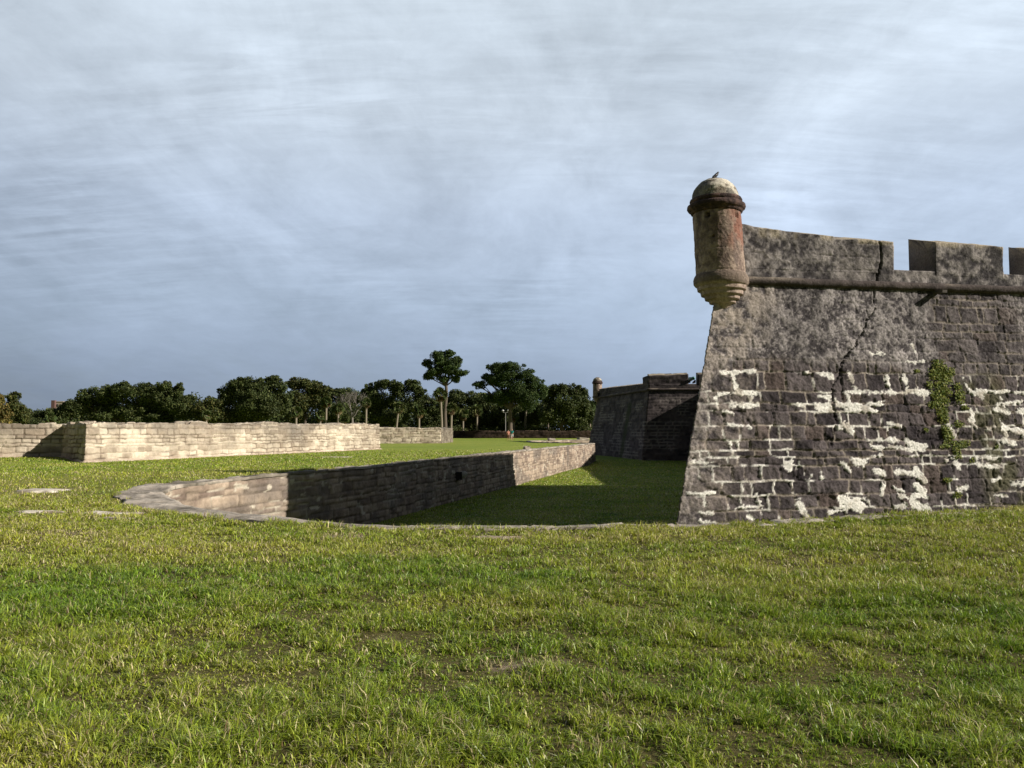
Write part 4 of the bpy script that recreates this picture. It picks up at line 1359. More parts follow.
def make_tree(name, label, cat, px, Y, lobes_px, pal, leaf=.36, dens=270, group=None, trunk_r=.35, depth=.8, trunk_mat=None, limb_col=None, zb=None, sub=4, forks=None, x_trunk=None):
    """lobes_px: (px, py, half width px, half height px) of each leafy mass as it stands Y metres away"""
    s = Y / F
    rng = np.random.default_rng(int(px * 7 + Y))
    base_x = xat(px if x_trunk is None else x_trunk, 425, Y)
    gz = float(gh(base_x, Y))
    root = empty(name, (base_x, Y, gz))
    tag(root, label, cat, group)
    lobes = []; centres = []
    for (lx, ly, w, h) in lobes_px:
        X = xat(lx, ly, Y); Z = zat(ly, Y); rx = w * s; rz = h * s; ry = rx * depth
        Yo = Y + random.uniform(-.3, .3) * rx
        centres.append((X, Yo, Z, rx, rz))
        # each mass is a bunch of smaller clumps round a looser core
        lobes.append((X, Yo, Z, rx * .8, ry * .8, rz * .8))
        for _ in range(5):
            v = rng.normal(size=3); v /= np.linalg.norm(v); v[2] = abs(v[2]) * .8
            f = rng.uniform(.8, 1.05); r = rng.uniform(.12, .24)
            lobes.append((X + v[0] * rx * f, Yo + v[1] * ry * f, Z + v[2] * rz * f, max(rx * r, .35), max(ry * r, .35), max(rz * r, .3)))
        k = sub + int(rx * 1.8)
        for _ in range(k):
            v = rng.normal(size=3); v /= np.linalg.norm(v); v[2] = v[2] * .8
            f = rng.uniform(.4, .88)
            r = rng.uniform(.24, .50)
            lobes.append((X + v[0] * rx * f, Yo + v[1] * ry * f, Z + v[2] * rz * f, max(rx * r, .5), max(ry * r, .5), max(rz * r * 1.05, .45)))
    V, Q, Cc = leaf_cloud(lobes, leaf, dens, pal, rng=rng)
    off = np.array([base_x, Y, gz])
    V = V[:] - off
    V[:, 2] = np.maximum(V[:, 2], .05)
    me = np_mesh('crown', V, Q, None, Cc, smooth=False)
    obj_from('crown', me, M_leaf, root)
    # trunk with limbs that reach the masses
    tops = [c for c in centres]
    zmin = min(c[2] - c[4] for c in tops)
    ztr = max(zmin + .2 * (max(c[2] for c in tops) - zmin), gz + 1.5) - gz
    tV, tQ = tube([(0, 0, -.2), (random.uniform(-.2, .2), 0, ztr * .4), (random.uniform(-.3, .3), .1, ztr * .75), (0, 0, ztr)],
                  [trunk_r * 1.35, trunk_r, trunk_r * .85, trunk_r * .7], 9)
    me = np_mesh('trunk', tV, tQ, None, None); tr = obj_from('trunk', me, trunk_mat or M_bark, root)
    parts = []
    for (X, Yo, Z, rx, rz) in tops:
        parts.append(limb_pts((0, 0, ztr * .85), (X - base_x, Yo - Y, Z - gz), trunk_r * .38, .04, 5))
        for _ in range(3):
            parts.append(limb_pts(((X - base_x) * .6, (Yo - Y) * .6, ztr * .85 + (Z - gz - ztr * .85) * .6),
                                  (X - base_x + random.uniform(-.7, .7) * rx, Yo - Y + random.uniform(-.6, .6) * rx, Z - gz + random.uniform(-.2, .8) * rz), trunk_r * .22, .03, 4))
    lV, lQ = merge(parts)
    me = np_mesh('limbs', lV, lQ, None, None); obj_from('limbs', me, trunk_mat or M_bark, root)
    return root


def make_palm(label, px, py_top, py_base, Y, r_px, lean=0.0, dead=.4, group='cabbage palms among the trees'):
    s = Y / F
    X = xat(px, 425, Y); gz = float(gh(X, Y))
    top = zat(py_top, Y) - gz; R = r_px * s
    root = empty('palm_tree', (X, Y, gz)); tag(root, label, 'palm tree', group)
    hc = top - R * .9
    tV, tQ = tube([(0, 0, -.1), (lean * .2, 0, hc * .4), (lean * .6, 0, hc * .75), (lean, 0, hc)], [.26, .2, .19, .23], 8)
    obj_from('trunk', np_mesh('trunk', tV, tQ), M_palmbark, root)
    rng = np.random.default_rng(int(px * 3))
    def fronds(nf, elo, ehi, pal, rad):
        V = []; T = []; Cc = []
        for _ in range(nf):
            a = rng.uniform(0, 2 * PI); e = rng.uniform(elo, ehi)
            d = np.array([math.cos(a) * math.cos(e), math.sin(a) * math.cos(e), math.sin(e)])
            c0 = np.array([lean, 0, hc]); pet = c0 + d * rad * rng.uniform(.2, .55)
            side = np.cross(d, rng.normal(size=3)); side /= max(np.linalg.norm(side), 1e-6); up = np.cross(side, d)
            col = np.array(pal[rng.integers(0, len(pal))]) * rng.uniform(.7, 1.3)
            # stalk
            i = len(V)
            V += [c0 - side * .03, c0 + side * .03, pet]; T.append((i, i + 1, i + 2)); Cc += [col] * 3
            for f in np.linspace(-1.15, 1.15, 13):
                dd = d * math.cos(f) + side * math.sin(f) - up * abs(math.sin(f)) * .15
                L_ = rad * .62 * rng.uniform(.85, 1.1)
                droop = np.array([0, 0, -rng.uniform(.1, .5) * L_])
                w = np.cross(dd, up); w /= max(np.linalg.norm(w), 1e-6)
                i = len(V)
                m = pet + dd * L_ * .55
                tip = pet + dd * L_ + droop
                V += [pet, m - w * .07, m + w * .07, tip]; T += [(i, i + 1, i + 2), (i + 1, i + 3, i + 2)]; Cc += [col] * 4
        return np.array(V), np.array(T), np.array(Cc)
    V, T, Cc = fronds(46, -.6, 1.45, [(.075, .10, .03), (.055, .085, .022), (.12, .13, .045)], R)
    obj_from('crown', np_mesh('crown', V, None, T, Cc, smooth=False), M_leaf, root)
    if dead > 0:
        V, T, Cc = fronds(int(30 * dead), -1.5, -.75, [(.20, .13, .06), (.15, .095, .05), (.24, .18, .09)], R * .8)
        obj_from('dead_fronds', np_mesh('dead_fronds', V, None, T, Cc, smooth=False), M_leaf, root)
    return root


def make_pine(label, px, Y, clumps, base_px, trunk_r=.34, pal=PINE_P):
    return make_tree('pine_tree', label, 'pine tree', px, Y, clumps, pal, leaf=.26, dens=330, trunk_r=trunk_r, depth=.9, sub=6, x_trunk=base_px)


def build_trees():
    oak = lambda lab, px, Y, L_, **k: make_tree('oak_tree', lab, 'tree', px, Y, L_, k.pop('pal', OAK_P), group='dark trees behind the far walls', **k)
    make_tree('yellowing_tree', 'yellow brown tree at the far left edge of the picture', 'tree', -1, 138, [(-5, 402, 11, 11), (0, 414, 10, 12), (-8, 420, 14, 10), (4, 424, 8, 9)], YEL_P)
    make_tree('slender_tree', 'slender dark green tree just right of the yellow brown tree', 'tree', 15, 150, [(14, 398, 7, 8), (15, 408, 10, 10), (15, 419, 12, 12), (22, 414, 8, 10), (9, 415, 8, 10)], OLIVE_P)
    oak('low dark bushy tree below the distant pale building', 42, 165, [(28, 417, 12, 9), (40, 417, 13, 10), (54, 416, 13, 10), (64, 412, 12, 11), (72, 408, 10, 10), (48, 422, 26, 8)])
    oak('broad dark oak behind the left end of the long pale wall', 122, 150, [(84, 404, 11, 15), (92, 396, 12, 12), (108, 396, 16, 13), (104, 414, 22, 12), (126, 392, 16, 11), (146, 391, 16, 11), (132, 412, 22, 14), (160, 404, 20, 17),
                                                                              (165, 388, 9, 8), (176, 394, 9, 7), (182, 408, 16, 14), (180, 387, 5, 4), (188, 400, 8, 6), (150, 420, 26, 9)], trunk_r=.6)
    oak('low olive green oak between the two broadest dark oaks', 205, 146, [(200, 410, 12, 13), (212, 405, 9, 9), (215, 416, 12, 10), (225, 418, 9, 9)], pal=OLIVE_P)
    oak('tall rounded dark oak in the middle of the tree line', 256, 148, [(226, 398, 11, 17), (236, 388, 11, 11), (250, 388, 14, 14), (240, 381, 5, 4), (262, 386, 12, 9), (256, 405, 24, 20), (276, 388, 12, 10), (282, 402, 12, 15), (244, 416, 24, 12), (272, 380, 8, 6)], trunk_r=.6)
    oak('lighter green oak with a thin top right of the tall rounded oak', 305, 158, [(298, 384, 12, 8), (312, 388, 12, 9), (300, 400, 16, 14), (318, 402, 12, 14), (294, 414, 14, 12), (325, 392, 8, 8)], pal=OLIVE_P)
    oak('dark tree behind the bare grey branches', 342, 172, [(336, 396, 14, 10), (350, 398, 14, 12), (342, 414, 22, 14)])
    oak('dark oak left of the tall pine with a broken top outline', 385, 156, [(370, 390, 8, 8), (382, 385, 9, 7), (376, 402, 16, 15), (396, 388, 10, 9), (400, 402, 16, 16), (410, 386, 9, 8), (388, 418, 22, 12), (418, 394, 8, 10), (372, 396, 8, 12)], trunk_r=.5)
    oak('low dark tree standing under the tall pine', 432, 168, [(424, 404, 13, 12), (438, 408, 14, 14), (428, 420, 16, 10)])
    oak('low dark tree between the tall pine and the wide pine', 468, 170, [(458, 399, 14, 9), (472, 398, 14, 8), (484, 404, 12, 12), (462, 416, 22, 12), (484, 420, 16, 10)])
    make_pine('tall pine with a rounded airy crown standing above the tree line', 444, 150,
              [(437, 356, 9, 6), (448, 354, 8, 5), (457, 361, 7, 6), (428, 364, 6, 5), (440, 364, 9, 6), (432, 373, 9, 5), (450, 370, 9, 6), (461, 373, 8, 4), (444, 379, 7, 4), (428, 377, 6, 4), (455, 379, 6, 4), (446, 362, 12, 7), (438, 371, 9, 5), (454, 368, 8, 6)], 445.5)
    make_pine('wide pine with a flat topped spreading crown right of the tall pine', 508, 152,
              [(498, 369, 12, 7), (512, 368, 13, 7), (488, 378, 8, 5), (524, 375, 11, 7), (480, 385, 7, 4), (500, 381, 14, 8), (518, 386, 15, 10), (534, 384, 11, 9), (505, 398, 16, 11), (528, 400, 15, 13), (490, 398, 9, 7), (540, 392, 9, 10), (506, 376, 14, 6), (520, 394, 18, 11)], 510, trunk_r=.42)
    oak('dark oak left of the distant turret', 562, 160, [(548, 396, 10, 13), (560, 391, 11, 9), (572, 390, 11, 8), (582, 396, 9, 11), (566, 406, 20, 16), (552, 414, 16, 14), (584, 408, 8, 14), (574, 420, 18, 10), (590, 414, 5, 10)], trunk_r=.5)
    oak('dark undergrowth oak below the wide pine', 518, 168, [(502, 412, 16, 12), (522, 414, 18, 13), (540, 412, 14, 14), (512, 424, 26, 8)])
    oak('shadowed low oak right of the wide pine foot', 610, 172, [(600, 410, 12, 14), (614, 412, 12, 14)])
    # bare grey branches between the oaks
    X = xat(352, 425, 150); root = empty('bare_tree', (X, 150, .2)); tag(root, 'bare grey leafless tree in a gap between the dark oaks', 'tree')
    parts = [tube([(0, 0, -.2), (.1, 0, 2), (0, 0, 4)], [.3, .25, .2], 7)]
    obj_from('trunk', np_mesh('trunk', *parts[0]), M_deadwood, root)
    parts = []
    def grow(p, d, L_, r, lev):
        q = p + d * L_
        parts.append(limb_pts(tuple(p), tuple(q), r, r * .6, 4, .5))
        if lev == 0: return
        for _ in range(4 if lev > 1 else 5):
            nd = d + np.array([random.uniform(-.8, .8), random.uniform(-.8, .8), random.uniform(-.1, .45)]); nd /= np.linalg.norm(nd)
            grow(p + (q - p) * random.uniform(.5, 1), nd, L_ * .68, r * .5, lev - 1)
    for a in (-.6, -.15, .35, .7):
        grow(np.array([0, 0, 3.8]), np.array([math.sin(a), random.uniform(-.2, .2), math.cos(a)]), 2.4, .15, 3)
    obj_from('limbs', np_mesh('limbs', *merge(parts)), M_deadwood, root)
    # palms
    P = [('cabbage palm standing between the tall pine and the lamp post', 463, 408, 431, 162, 7, 0, .8), ('cabbage palm with a leaning trunk before the broken topped oak', 396, 401, 428, 150, 7, .5, .8), ('small cabbage palm in front of the wide pine trunk', 514, 411, 431, 163, 6, 0, .5), ('sunlit cabbage palm with a clear pale trunk just below the tall pine', 442, 387, 430, 132, 8.5, -.3, .8), ('shorter cabbage palm right beside the clear trunked palm', 451, 402, 430, 134, 7, .1, 1.0),
         ('cabbage palm with brown dead fronds left of the lamp post', 477, 404, 431, 163, 7, 0, 1.0), ('cabbage palm with a thin trunk below the wide pine', 525, 393, 431, 164, 6.5, .4, .6),
         ('pale yellow cabbage palm low in front of the tall rounded oak', 296, 406, 424, 135, 6.5, 0, .6), ('small cabbage palm low in front of the lighter green oak', 320, 410, 425, 136, 6.5, 0, .7),
         ('cabbage palm in front of the bare grey tree', 338, 403, 425, 138, 6.5, 0, .8), ('cabbage palm with a round head left of the bare grey tree', 326, 396, 425, 146, 6.5, 0, .5),
         ('cabbage palm at the right of the bare grey tree', 366, 397, 425, 144, 6, 0, .7), ('low cabbage palm at the foot of the small olive trees', 344, 413, 425, 133, 6, 0, .5),
         ('cabbage palm half hidden left of the sunlit palm', 419, 404, 428, 146, 7.5, 0, .9), ('tall cabbage palm beside the distant turret', 590, 400, 431, 164, 6.5, 0, .8),
         ('cabbage palm with a dark trunk before the rightmost oak', 548, 400, 431, 165, 7, 0, .5), ('cabbage palm low at the right end of the broad oak', 206, 410, 425, 136, 6, 0, .5),
         ('brown topped low palm below the distant pale building', 50, 412, 425, 140, 6.5, 0, .9)]
    for (lab, px, a, b, Y, r, ln, dd) in P:
        make_palm(lab, px, a, b, Y, r, ln, dd)
    # far off scrub that reads as one dark mass under and behind the trees
    lobes = []
    rr = random.Random(5)
    for i in range(230):
        px = rr.uniform(-60, 660); Y = rr.uniform(172, 190)
        h = rr.uniform(4.2, 8.2) if px > 75 else rr.uniform(2.0, 3.6)
        lobes.append((xat(px, 425, Y), Y, .2 + h * .5, rr.uniform(2.0, 4.0), 2.5, h * .6))
    V, Q, Cc = leaf_cloud(lobes, .6, 42, OAK_P)
    o = obj_from('undergrowth', np_mesh('undergrowth', V, Q, None, Cc, smooth=False), M_leaf)
    tag(o, 'dense dark undergrowth filling the gaps beneath the tree line', 'undergrowth', kind='stuff')
    # bushes just behind the far wall
    lobes = []
    for i in range(46):
        px = rr.uniform(372, 600); Y = rr.uniform(160, 166)
        lobes.append((xat(px, 425, Y), Y, 1.4, rr.uniform(.8, 1.8), 1.0, rr.uniform(.8, 1.7)))
    V, Q, Cc = leaf_cloud(lobes, .35, 120, OLIVE_P + OAK_P)
    o = obj_from('shrubs', np_mesh('shrubs', V, Q, None, Cc, smooth=False), M_leaf)
    tag(o, 'run of green shrubs along the back of the low dark wall', 'shrubs', kind='stuff')


def wall_plants():
    """tufts rooted in the joints of the near bastion"""
    spec = [('leafy green plant growing from a hole in the near bastion wall, the largest clump', [(940, 366, 9, 7), (945, 377, 9, 8), (935, 374, 7, 6), (950, 372, 7, 5), (941, 387, 7, 7), (938, 396, 9, 6), (947, 392, 6, 5), (930, 385, 4, 4)], 330),
            ('thin trail of green plants on the wall below the largest clump', [(935, 405, 9, 4), (944, 402, 7, 4), (958, 386, 5, 3), (965, 408, 5, 3), (943, 418, 5, 6), (944, 431, 4, 6), (958, 424, 6, 4), (962, 444, 8, 4), (942, 446, 6, 3), (934, 405, 8, 4), (917, 371, 3, 2), (942, 412, 7, 10), (947, 436, 6, 12), (960, 396, 6, 9), (955, 450, 5, 10)], 300),
            ('small green tuft on the wall among white mortar patches, nearest the turf', [(954, 495, 5, 3)], 260),
            ('lone small green tuft low on the wall above the turf', [(945, 480, 5, 2.5)], 260),
            ('tiny green tuft on the wall left of the hanging plants', [(925, 430, 3, 2)], 260),
            ('tiny green tuft on the wall at the far right of the plants', [(995, 447, 2, 2)], 260),
            ('green tuft in a joint low on the wall, right of the hanging plants', [(970, 460, 3, 3)], 260)]
    pal = [(.12, .15, .022), (.20, .24, .03), (.09, .14, .018), (.27, .27, .05)]
    for lab, cl, dens in spec:
        VV = []; CC = []
        t0, z0 = face_tz(cl[0][0], cl[0][1]); base = A + D1 * t0 + N1 * (BAT * (ZC - z0))
        for (px, py, w, h) in cl:
            t, z = face_tz(px, py); s = .0285
            n = int(w * h * dens / 55.0) + 12
            tt = t + np.clip(RNG.normal(0, .5, n), -.95, .95) * w * s; zz = z + np.clip(RNG.normal(0, .5, n), -.95, .95) * h * s
            out = np.abs(RNG.normal(0, .03, n)) + .005
            x = A[0] + D1[0] * tt + N1[0] * (BAT * (ZC - zz) + out); y = A[1] + D1[1] * tt + N1[1] * (BAT * (ZC - zz) + out)
            c = np.stack([x, y, zz], 1)
            nr = np.array([N1[0], N1[1], .5]) + RNG.normal(size=(n, 3)) * .5; nr /= np.linalg.norm(nr, axis=1, keepdims=True)
            a = np.cross(nr, RNG.normal(size=(n, 3))); a /= np.linalg.norm(a, axis=1, keepdims=True); b = np.cross(nr, a)
            q = RNG.uniform(.018, .045, n)[:, None]
            VV.append(np.stack([c - a * q, c - b * q * .5, c + a * q, c + b * q * .5], 1).reshape(-1, 3))
            col = np.array(pal)[RNG.integers(0, 4, n)] * RNG.uniform(.8, 1.2, (n, 1))
            CC.append(np.repeat(col[:, None], 4, 1).reshape(-1, 3))
        V = np.vstack(VV) - np.array([base[0], base[1], z0])
        o = obj_from('wall_plant', np_mesh('wall_plant', V, np.arange(len(V)).reshape(-1, 4), None, np.vstack(CC), smooth=False), M_leaf)
        o.location = (base[0], base[1], z0); tag(o, lab, 'plant')


# ------------------------------------------------------------------ small things
def skin(name, verts, edges, radii, mat, parent, sub=2, root_i=0):
    me = bpy.data.meshes.new(name); me.from_pydata(verts, edges, [])
    o = bpy.data.objects.new(name, me); COL.objects.link(o)
    md = o.modifiers.new('Skin', 'SKIN'); md.use_smooth_shade = True
    for i, r in enumerate(radii):
        sv = me.skin_vertices[0].data[i]
        sv.radius = (r, r) if not isinstance(r, tuple) else r
        sv.use_root = (i == root_i)
    s = o.modifiers.new('Sub', 'SUBSURF'); s.levels = sub; s.render_levels = sub
    dg = bpy.context.evaluated_depsgraph_get(); dg.update()
    m2 = bpy.data.meshes.new_from_object(o.evaluated_get(dg))
    bpy.data.objects.remove(o); m2.name = name
    m2.materials.clear()
    for p in m2.polygons: p.use_smooth = True
    return obj_from(name, m2, mat, parent)


def make_person(label, x, y, rz, shirt, bottom, hair, stride, arm, height=1.7):
    root = empty('person', (x, y, float(gh(x, y))), rz); tag(root, label, 'person')
    k = height / 1.7
    s = stride
    v = [(0, 0, .95), (0, 0, 1.12), (0, 0, 1.33), (0, 0, 1.43), (0, -.01, 1.50), (0, -.015, 1.60), (0, -.01, 1.67),       # 0-6 spine, neck, head
         (.09, 0, .88), (.10, -s * .5, .50), (.10, -s * .35, .09), (.10, -s * .35 - .14, .035),                              # 7-10 leg
         (-.09, 0, .88), (-.10, s * .15, .50), (-.10, s * .75, .12), (-.10, s * .75 - .14, .04),                            # 11-14 leg
         (.17, 0, 1.40), (.22, .05 * arm, 1.14), (.21, -.12 * arm, .90), (.205, -.16 * arm, .82),                            # 15-18 arm
         (-.17, 0, 1.40), (-.22, -.05 * arm, 1.14), (-.21, .06 * arm, .90), (-.205, .03 * arm, .82)]                          # 19-22 arm
    e = [(0, 1), (1, 2), (2, 3), (3, 4), (4, 5), (5, 6), (0, 7), (7, 8), (8, 9), (9, 10), (0, 11), (11, 12), (12, 13), (13, 14), (2, 15), (15, 16), (16, 17), (17, 18), (2, 19), (19, 20), (20, 21), (21, 22)]
    r = [(.14, .10), (.125, .095), (.15, .10), (.06, .06), (.05, .05), (.085, .10), (.07, .085), .085, .055, .038, .035, .085, .055, .038, .035, .055, .042, .032, .03, .055, .042, .032, .03]
    v = [tuple(c * k for c in p) for p in v]
    skinm = plain('skin', (.48, .27, .19), .6)
    skin('body', v, e, r, skinm, root)
    # face: nose and ears are tiny bumps on the head
    tv = [(0, 0, .90), (0, 0, 1.12), (0, 0, 1.33), (0, 0, 1.43), (.17, 0, 1.41), (.225, .04 * arm, 1.18), (-.17, 0, 1.41), (-.225, -.04 * arm, 1.18)]
    skin('shirt', [tuple(c * k for c in p) for p in tv], [(0, 1), (1, 2), (2, 3), (2, 4), (4, 5), (2, 6), (6, 7)], [(.165, .125), (.15, .12), (.175, .125), (.09, .08), .085, .07, .085, .07], plain('shirt_cloth', shirt, .85), root)
    sv = [(0, 0, .97), (.09, 0, .85), (.105, -s * .45, .55), (-.09, 0, .85), (-.105, s * .12, .55)]
    skin('shorts', [tuple(c * k for c in p) for p in sv], [(0, 1), (1, 2), (0, 3), (3, 4)], [(.16, .12), .11, .085, .11, .085], plain('shorts_cloth', bottom, .85), root)
    hv = [(0, .02, 1.68), (0, .05, 1.60), (0, .05, 1.53)]
    skin('hair', [tuple(c * k for c in p) for p in hv], [(0, 1), (1, 2)], [(.085, .095), (.09, .085), (.06, .05)], plain('hair_strands', hair, .6), root)
    return root


def build_small():
    # two walkers on the far lawn
    make_person('walker in a salmon shirt and brown shorts on the far lawn, left of the pair', xat(508.2, 436, 128), 128.0, .2, (.62, .27, .20), (.22, .10, .07), (.10, .05, .03), .28, .8, 1.62)
    make_person('walker in a teal shirt and white shorts on the far lawn, right of the pair', xat(512.0, 436, 128.4), 128.4, -.15, (.03, .30, .27), (.75, .75, .78), (.5, .4, .28), -.25, -.8, 1.72)
    # twin headed lamp post
    Y = 158; X = xat(505.5, 425, Y); gz = float(gh(X, Y)); H = zat(410.5, Y) - gz
    root = empty('lamp_post', (X, Y, gz)); tag(root, 'white twin headed lamp post in front of the wide pine', 'lamp post')
    wm = plain('white_enamel', (.62, .62, .6), .4)
    obj_from('pole', np_mesh('pole', *tube([(0, 0, 0), (0, 0, H * .5), (0, 0, H - .35)], [.09, .075, .06], 10)), plain('post_paint', (.32, .31, .30), .5), root)
    obj_from('cross_arm', np_mesh('cross_arm', *tube([(-.5, 0, H - .30), (0, 0, H - .42), (.5, 0, H - .30)], [.04, .045, .04], 8)), wm, root)
    for sx in (-.5, .5):
        bm = bmesh.new(); bmesh.ops.create_uvsphere(bm, u_segments=14, v_segments=10, radius=.23)
        for v in bm.verts:
            if v.co.z < 0: v.co.z *= .55
            else: v.co.z *= .9
        me = bpy.data.meshes.new('lamp_head'); bm.to_mesh(me); bm.free()
        for p in me.polygons: p.use_smooth = True
        o = obj_from('lamp_head', me, wm, root); o.location = (sx, 0, H - .05)
    # bird on top of the near turret dome: one continuous skinned body
    s = 24.35 / F
    bx = xat(720, 240, 24.35) + (717 - 720 + (175 - 214) * (3.2 / 62.0)) * s + .05
    bz = EYE + (HORIZON - 174.6) * s
    root = empty('bird', (bx, 24.33, bz - .015), .5)
    tag(root, 'small dark bird perched on top of the near turret dome', 'bird')
    v = [(0, 0, .10), (.04, 0, .14), (.075, 0, .185), (.09, 0, .205), (.125, 0, .20), (-.05, 0, .065), (-.15, 0, .01), (0.0, .025, .05), (.005, .027, 0.0), (0.0, -.025, .05), (.005, -.027, 0.0)]
    e = [(0, 1), (1, 2), (2, 3), (3, 4), (0, 5), (5, 6), (0, 7), (7, 8), (0, 9), (9, 10)]
    r = [.052, .048, .030, .027, .006, .042, (.030, .010), .010, .006, .010, .006]
    skin('body', v, e, r, plain('feathers', (.022, .022, .026), .5), root)
    me, = (None,)
    # wings folded along the flanks
    for sy in (-1, 1):
        vv = []
        pr = [(.05, .045, .15), (.02, .058, .145), (-.05, .05, .105), (-.13, .03, .045), (-.06, .052, .075), (.02, .056, .10)]
        for dy in (0, .008):
            for p in pr: vv.append((p[0], sy * (p[1] + dy), p[2]))
        f = [tuple(range(6)), tuple(range(11, 5, -1))] + [(i, (i + 1) % 6, 6 + (i + 1) % 6, 6 + i) for i in range(6)]
        m = bpy.data.meshes.new('wing'); m.from_pydata(vv, [], f); m.update()
        obj_from('wing', m, plain('wing_feathers', (.03, .03, .034), .5), root)
    # bronze gun in the far embrasure
    Dd = np.array([xat(648.5, 389, 95.0), 95.0]); p = Dd + BX * 5.08
    root = empty('cannon', (float(p[0]), float(p[1]) + .25, 7.0), 0)
    tag(root, 'green bronze cannon poking through the distant bastion parapet', 'cannon')
    prof = [(-.5, .10), (-.46, .19), (-.40, .205), (-.36, .17), (.2, .185), (.24, .21), (.28, .19), (1.3, .24), (1.36, .27), (1.42, .25), (1.5, .1), (1.58, .1), (1.64, .06)]
    n = 16; V = []
    for (y, r) in prof:
        for k in range(n): V.append((r * math.cos(2 * PI * k / n), y, .62 + r * math.sin(2 * PI * k / n)))
    Q = [(i * n + k, i * n + (k + 1) % n, (i + 1) * n + (k + 1) % n, (i + 1) * n + k) for i in range(len(prof) - 1) for k in range(n)]
    me = np_mesh('barrel', V, Q); obj_from('barrel', me, plain('green_bronze', (.07, .20, .17), .55, .3), root)
    for sx in (-.3, .3):
        bm = bmesh.new(); bmesh.ops.create_cube(bm, size=1); bmesh.ops.scale(bm, vec=(.12, 1.3, .35), verts=bm.verts)
        for v in bm.verts:
            if v.co.y > 0 and v.co.z > 0: v.co.z -= .18
        bmesh.ops.bevel(bm, geom=list(bm.edges), offset=.02, segments=1, affect='EDGES')
        me = bpy.data.meshes.new('carriage_cheek'); bm.to_mesh(me); bm.free()
        o = obj_from('carriage_cheek', me, plain('carriage_wood', (.10, .05, .035), .8), root); o.location = (sx, .7, .30)
    # distant building above the trees at left
    Y = 400; s = Y / F
    x0 = xat(50.5, 403, Y); x1 = xat(62.5, 403, Y)
    root = empty('building', ((x0 + x1) / 2, Y + 4.6, 0)); tag(root, 'distant pale building with a brick red stair tower above the trees at left', 'building')
    def box(name, cx, cy, cz, sx, sy, sz, mat):
        bm = bmesh.new(); bmesh.ops.create_cube(bm, size=1); bmesh.ops.scale(bm, vec=(sx, sy, sz), verts=bm.verts)
        bmesh.ops.bevel(bm, geom=list(bm.edges), offset=.06, segments=1, affect='EDGES')
        me = bpy.data.meshes.new(name); bm.to_mesh(me); bm.free()
        o = obj_from(name, me, mat, root); o.location = (cx, cy, cz); return o
    z1 = zat(401.2, Y)
    cream = plain('render_wall', (.42, .34, .30), .9); red = plain('brick_wall', (.15, .085, .08), .9); dk = plain('window_glass', (.03, .035, .04), .2)
    box('wall', 1.3, 0, (z1 - .4) / 2, x1 - x0 - 2, 9, z1 - .4, cream)
    box('roof_slab', 1.3, 0, z1 - .2, x1 - x0 - 1.6, 9.4, .4, cream)
    box('stair_tower', -1.2, -4.8, (z1 + .4) / 2, 1.8, 1.6, z1 + .4, red)
    for kx in (0.4, 1.9, 3.2):
        for kz in (z1 - 2.0, z1 - 5.0):
            box('window', kx, -4.55, kz, .7, .2, 1.1, dk)
    obj_from('chimney', np_mesh('chimney', *tube([(-3.4, 0, 0), (-3.4, 0, z1 + .3)], [.35, .3], 8)), plain('pink_stack', (.5, .30, .28), .9), root)


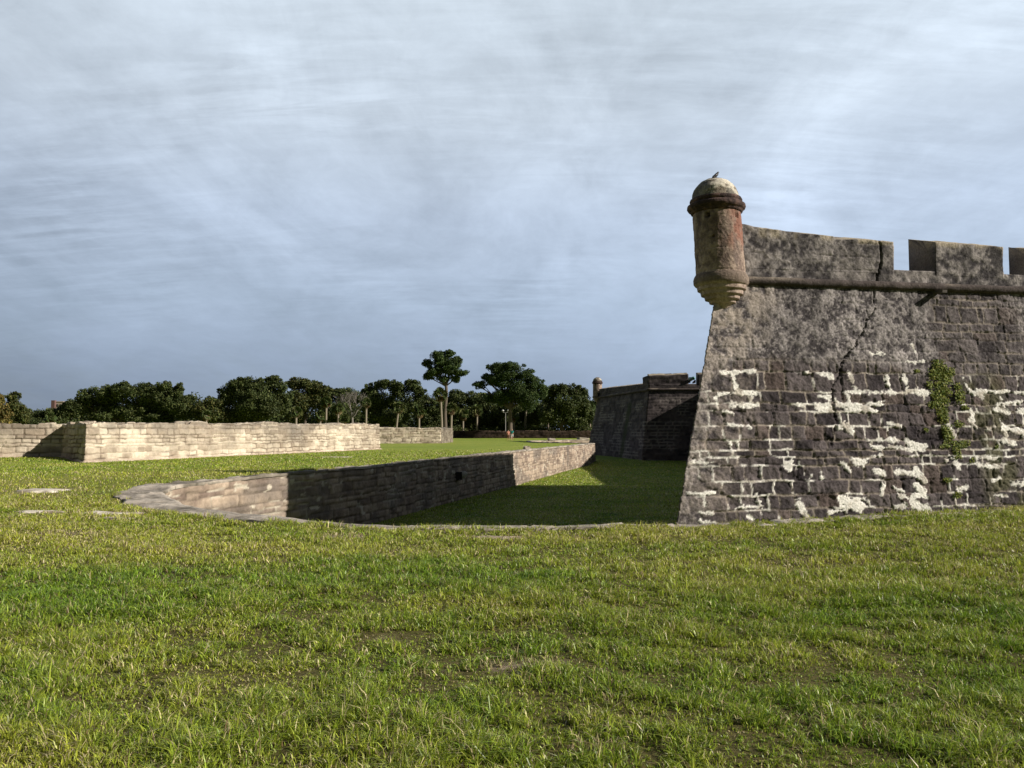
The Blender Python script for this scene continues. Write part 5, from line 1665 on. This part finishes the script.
# ------------------------------------------------------------------ light and sky
def build_light():
    s = Vector((.97, -.235, .53)).normalized()
    el = math.asin(s.z); rot = math.atan2(s.x, s.y)
    ld = bpy.data.lights.new('sun', 'SUN'); ld.energy = 5.0; ld.angle = math.radians(.6); ld.color = (1.0, .93, .83)
    lo = bpy.data.objects.new('sun', ld); COL.objects.link(lo)
    lo.rotation_euler = s.to_track_quat('Z', 'Y').to_euler(); lo.location = (30, -10, 40)
    w = bpy.data.worlds.new('World'); scene.world = w; w.use_nodes = True
    nt = w.node_tree; N = nt.nodes; L = nt.links
    for n in list(N): N.remove(n)
    out = N.new('ShaderNodeOutputWorld'); bg = N.new('ShaderNodeBackground'); L.new(bg.outputs[0], out.inputs[0])
    bg.inputs['Strength'].default_value = 0.1
    sky = N.new('ShaderNodeTexSky'); sky.sky_type = 'NISHITA'; sky.sun_disc = False
    sky.sun_elevation = el; sky.sun_rotation = rot; sky.air_density = 1.0; sky.dust_density = .6
    tc = N.new('ShaderNodeTexCoord'); sep = N.new('ShaderNodeSeparateXYZ'); L.new(tc.outputs['Generated'], sep.inputs[0])
    def M(op, a, b=None, c=None, clamp=False):
        n = N.new('ShaderNodeMath'); n.operation = op; n.use_clamp = clamp
        for i, v in enumerate((a, b, c)):
            if v is None: continue
            if isinstance(v, (int, float)): n.inputs[i].default_value = v
            else: L.new(v, n.inputs[i])
        return n.outputs[0]
    x, y, z = sep.outputs
    zc = M('ADD', M('MAXIMUM', z, 0.0), 0.20)
    u = M('DIVIDE', x, zc); v = M('DIVIDE', y, zc)
    cb = N.new('ShaderNodeCombineXYZ'); L.new(u, cb.inputs[0]); L.new(v, cb.inputs[1])
    def noise(rotz, sx, sy, scale, detail, rough, dist, off=0.0):
        mp = N.new('ShaderNodeMapping'); mp.inputs['Rotation'].default_value = (0, 0, math.radians(rotz))
        mp.inputs['Scale'].default_value = (sx, sy, 1); mp.inputs['Location'].default_value = (off, off * .7, 0)
        L.new(cb.outputs[0], mp.inputs['Vector'])
        n = N.new('ShaderNodeTexNoise'); n.inputs['Scale'].default_value = scale; n.inputs['Detail'].default_value = detail
        n.inputs['Roughness'].default_value = rough; n.inputs['Distortion'].default_value = dist
        L.new(mp.outputs[0], n.inputs['Vector']); return n.outputs['Fac']
    def R(v_, a, b, c, d, cl=True):
        r = N.new('ShaderNodeMapRange'); r.clamp = cl; L.new(v_, r.inputs['Value'])
        for k, q in zip(('From Min', 'From Max', 'To Min', 'To Max'), (a, b, c, d)): r.inputs[k].default_value = q
        return r.outputs[0]
    big = noise(-25, 1.0, .7, .85, 4, .5, .4, 4.3)
    mid = noise(-35, 1.5, .8, 1.7, 7, .60, .6, 7.0)
    fine = noise(-30, 1.2, .9, 6.0, 8, .68, .4, 2.0)
    rip = noise(-18, .55, 2.6, 7.0, 6, .62, .35, 1.0)
    ripmask = noise(0, 1, 1, 1.1, 3, .5, .3, 9.0)
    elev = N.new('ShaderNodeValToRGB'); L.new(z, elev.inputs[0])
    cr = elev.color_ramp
    cols = [(0.0, (.262, .335, .465)), (.06, (.30, .375, .505)), (.15, (.395, .485, .62)), (.25, (.515, .61, .755)), (.36, (.62, .71, .82)), (.5, (.65, .74, .83)), (.60, (.40, .47, .56)), (.75, (.19, .235, .31)), (1.0, (.11, .15, .21))]  # upper stops darkened above the view to cut fill and deepen shade
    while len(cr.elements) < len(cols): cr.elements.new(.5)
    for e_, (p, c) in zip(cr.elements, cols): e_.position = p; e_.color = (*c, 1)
    az = M('DIVIDE', x, M('MAXIMUM', y, 0.25))
    side = R(az, -.62, .3, -.13, .50)
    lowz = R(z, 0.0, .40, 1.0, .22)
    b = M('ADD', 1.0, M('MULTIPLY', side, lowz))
    b = M('ADD', b, R(big, .32, .68, -.13, .13))
    b = M('ADD', b, M('MULTIPLY', R(mid, .30, .70, -.13, .14), R(z, .02, .2, .35, 1.0)))
    b = M('ADD', b, M('MULTIPLY', R(fine, .3, .7, -.08, .09), R(z, .02, .2, .3, 1.0)))
    rm = M('MULTIPLY', R(ripmask, .42, .62, 0.0, 1.0), R(z, .05, .18, 0.0, 1.0))
    b = M('ADD', b, M('MULTIPLY', R(rip, .40, .66, -.07, .14), rm))
    vm = N.new('ShaderNodeVectorMath'); vm.operation = 'SCALE'; L.new(elev.outputs[0], vm.inputs[0]); L.new(b, vm.inputs['Scale'])
    # unseen sky behind the viewer dimmed to lower ambient fill, like the ramp overhead
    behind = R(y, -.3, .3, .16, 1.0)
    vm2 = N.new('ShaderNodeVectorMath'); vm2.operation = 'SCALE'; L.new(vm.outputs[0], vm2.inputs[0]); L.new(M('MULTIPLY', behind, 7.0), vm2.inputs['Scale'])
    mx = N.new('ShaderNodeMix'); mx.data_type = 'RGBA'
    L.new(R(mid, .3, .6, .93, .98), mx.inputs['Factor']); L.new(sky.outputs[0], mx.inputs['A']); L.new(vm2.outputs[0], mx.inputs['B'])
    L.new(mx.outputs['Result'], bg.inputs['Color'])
    scene.view_settings.view_transform = 'Standard'; scene.view_settings.look = 'None'
    scene.view_settings.exposure = 0.35; scene.view_settings.gamma = 1.0
    scene.view_settings.use_curve_mapping = False


build_light()
build_ground()
build_near_bastion()
build_far_bastion()
build_curtains()
build_moat_wall()
build_outworks()
build_slabs()
build_trees()
wall_plants()
build_small()
build_grass()
scene.cycles.max_bounces = 6
scene.cycles.diffuse_bounces = 3
scene.cycles.transmission_bounces = 3
scene.cycles.transparent_max_bounces = 4
scene.cycles.use_denoising = True
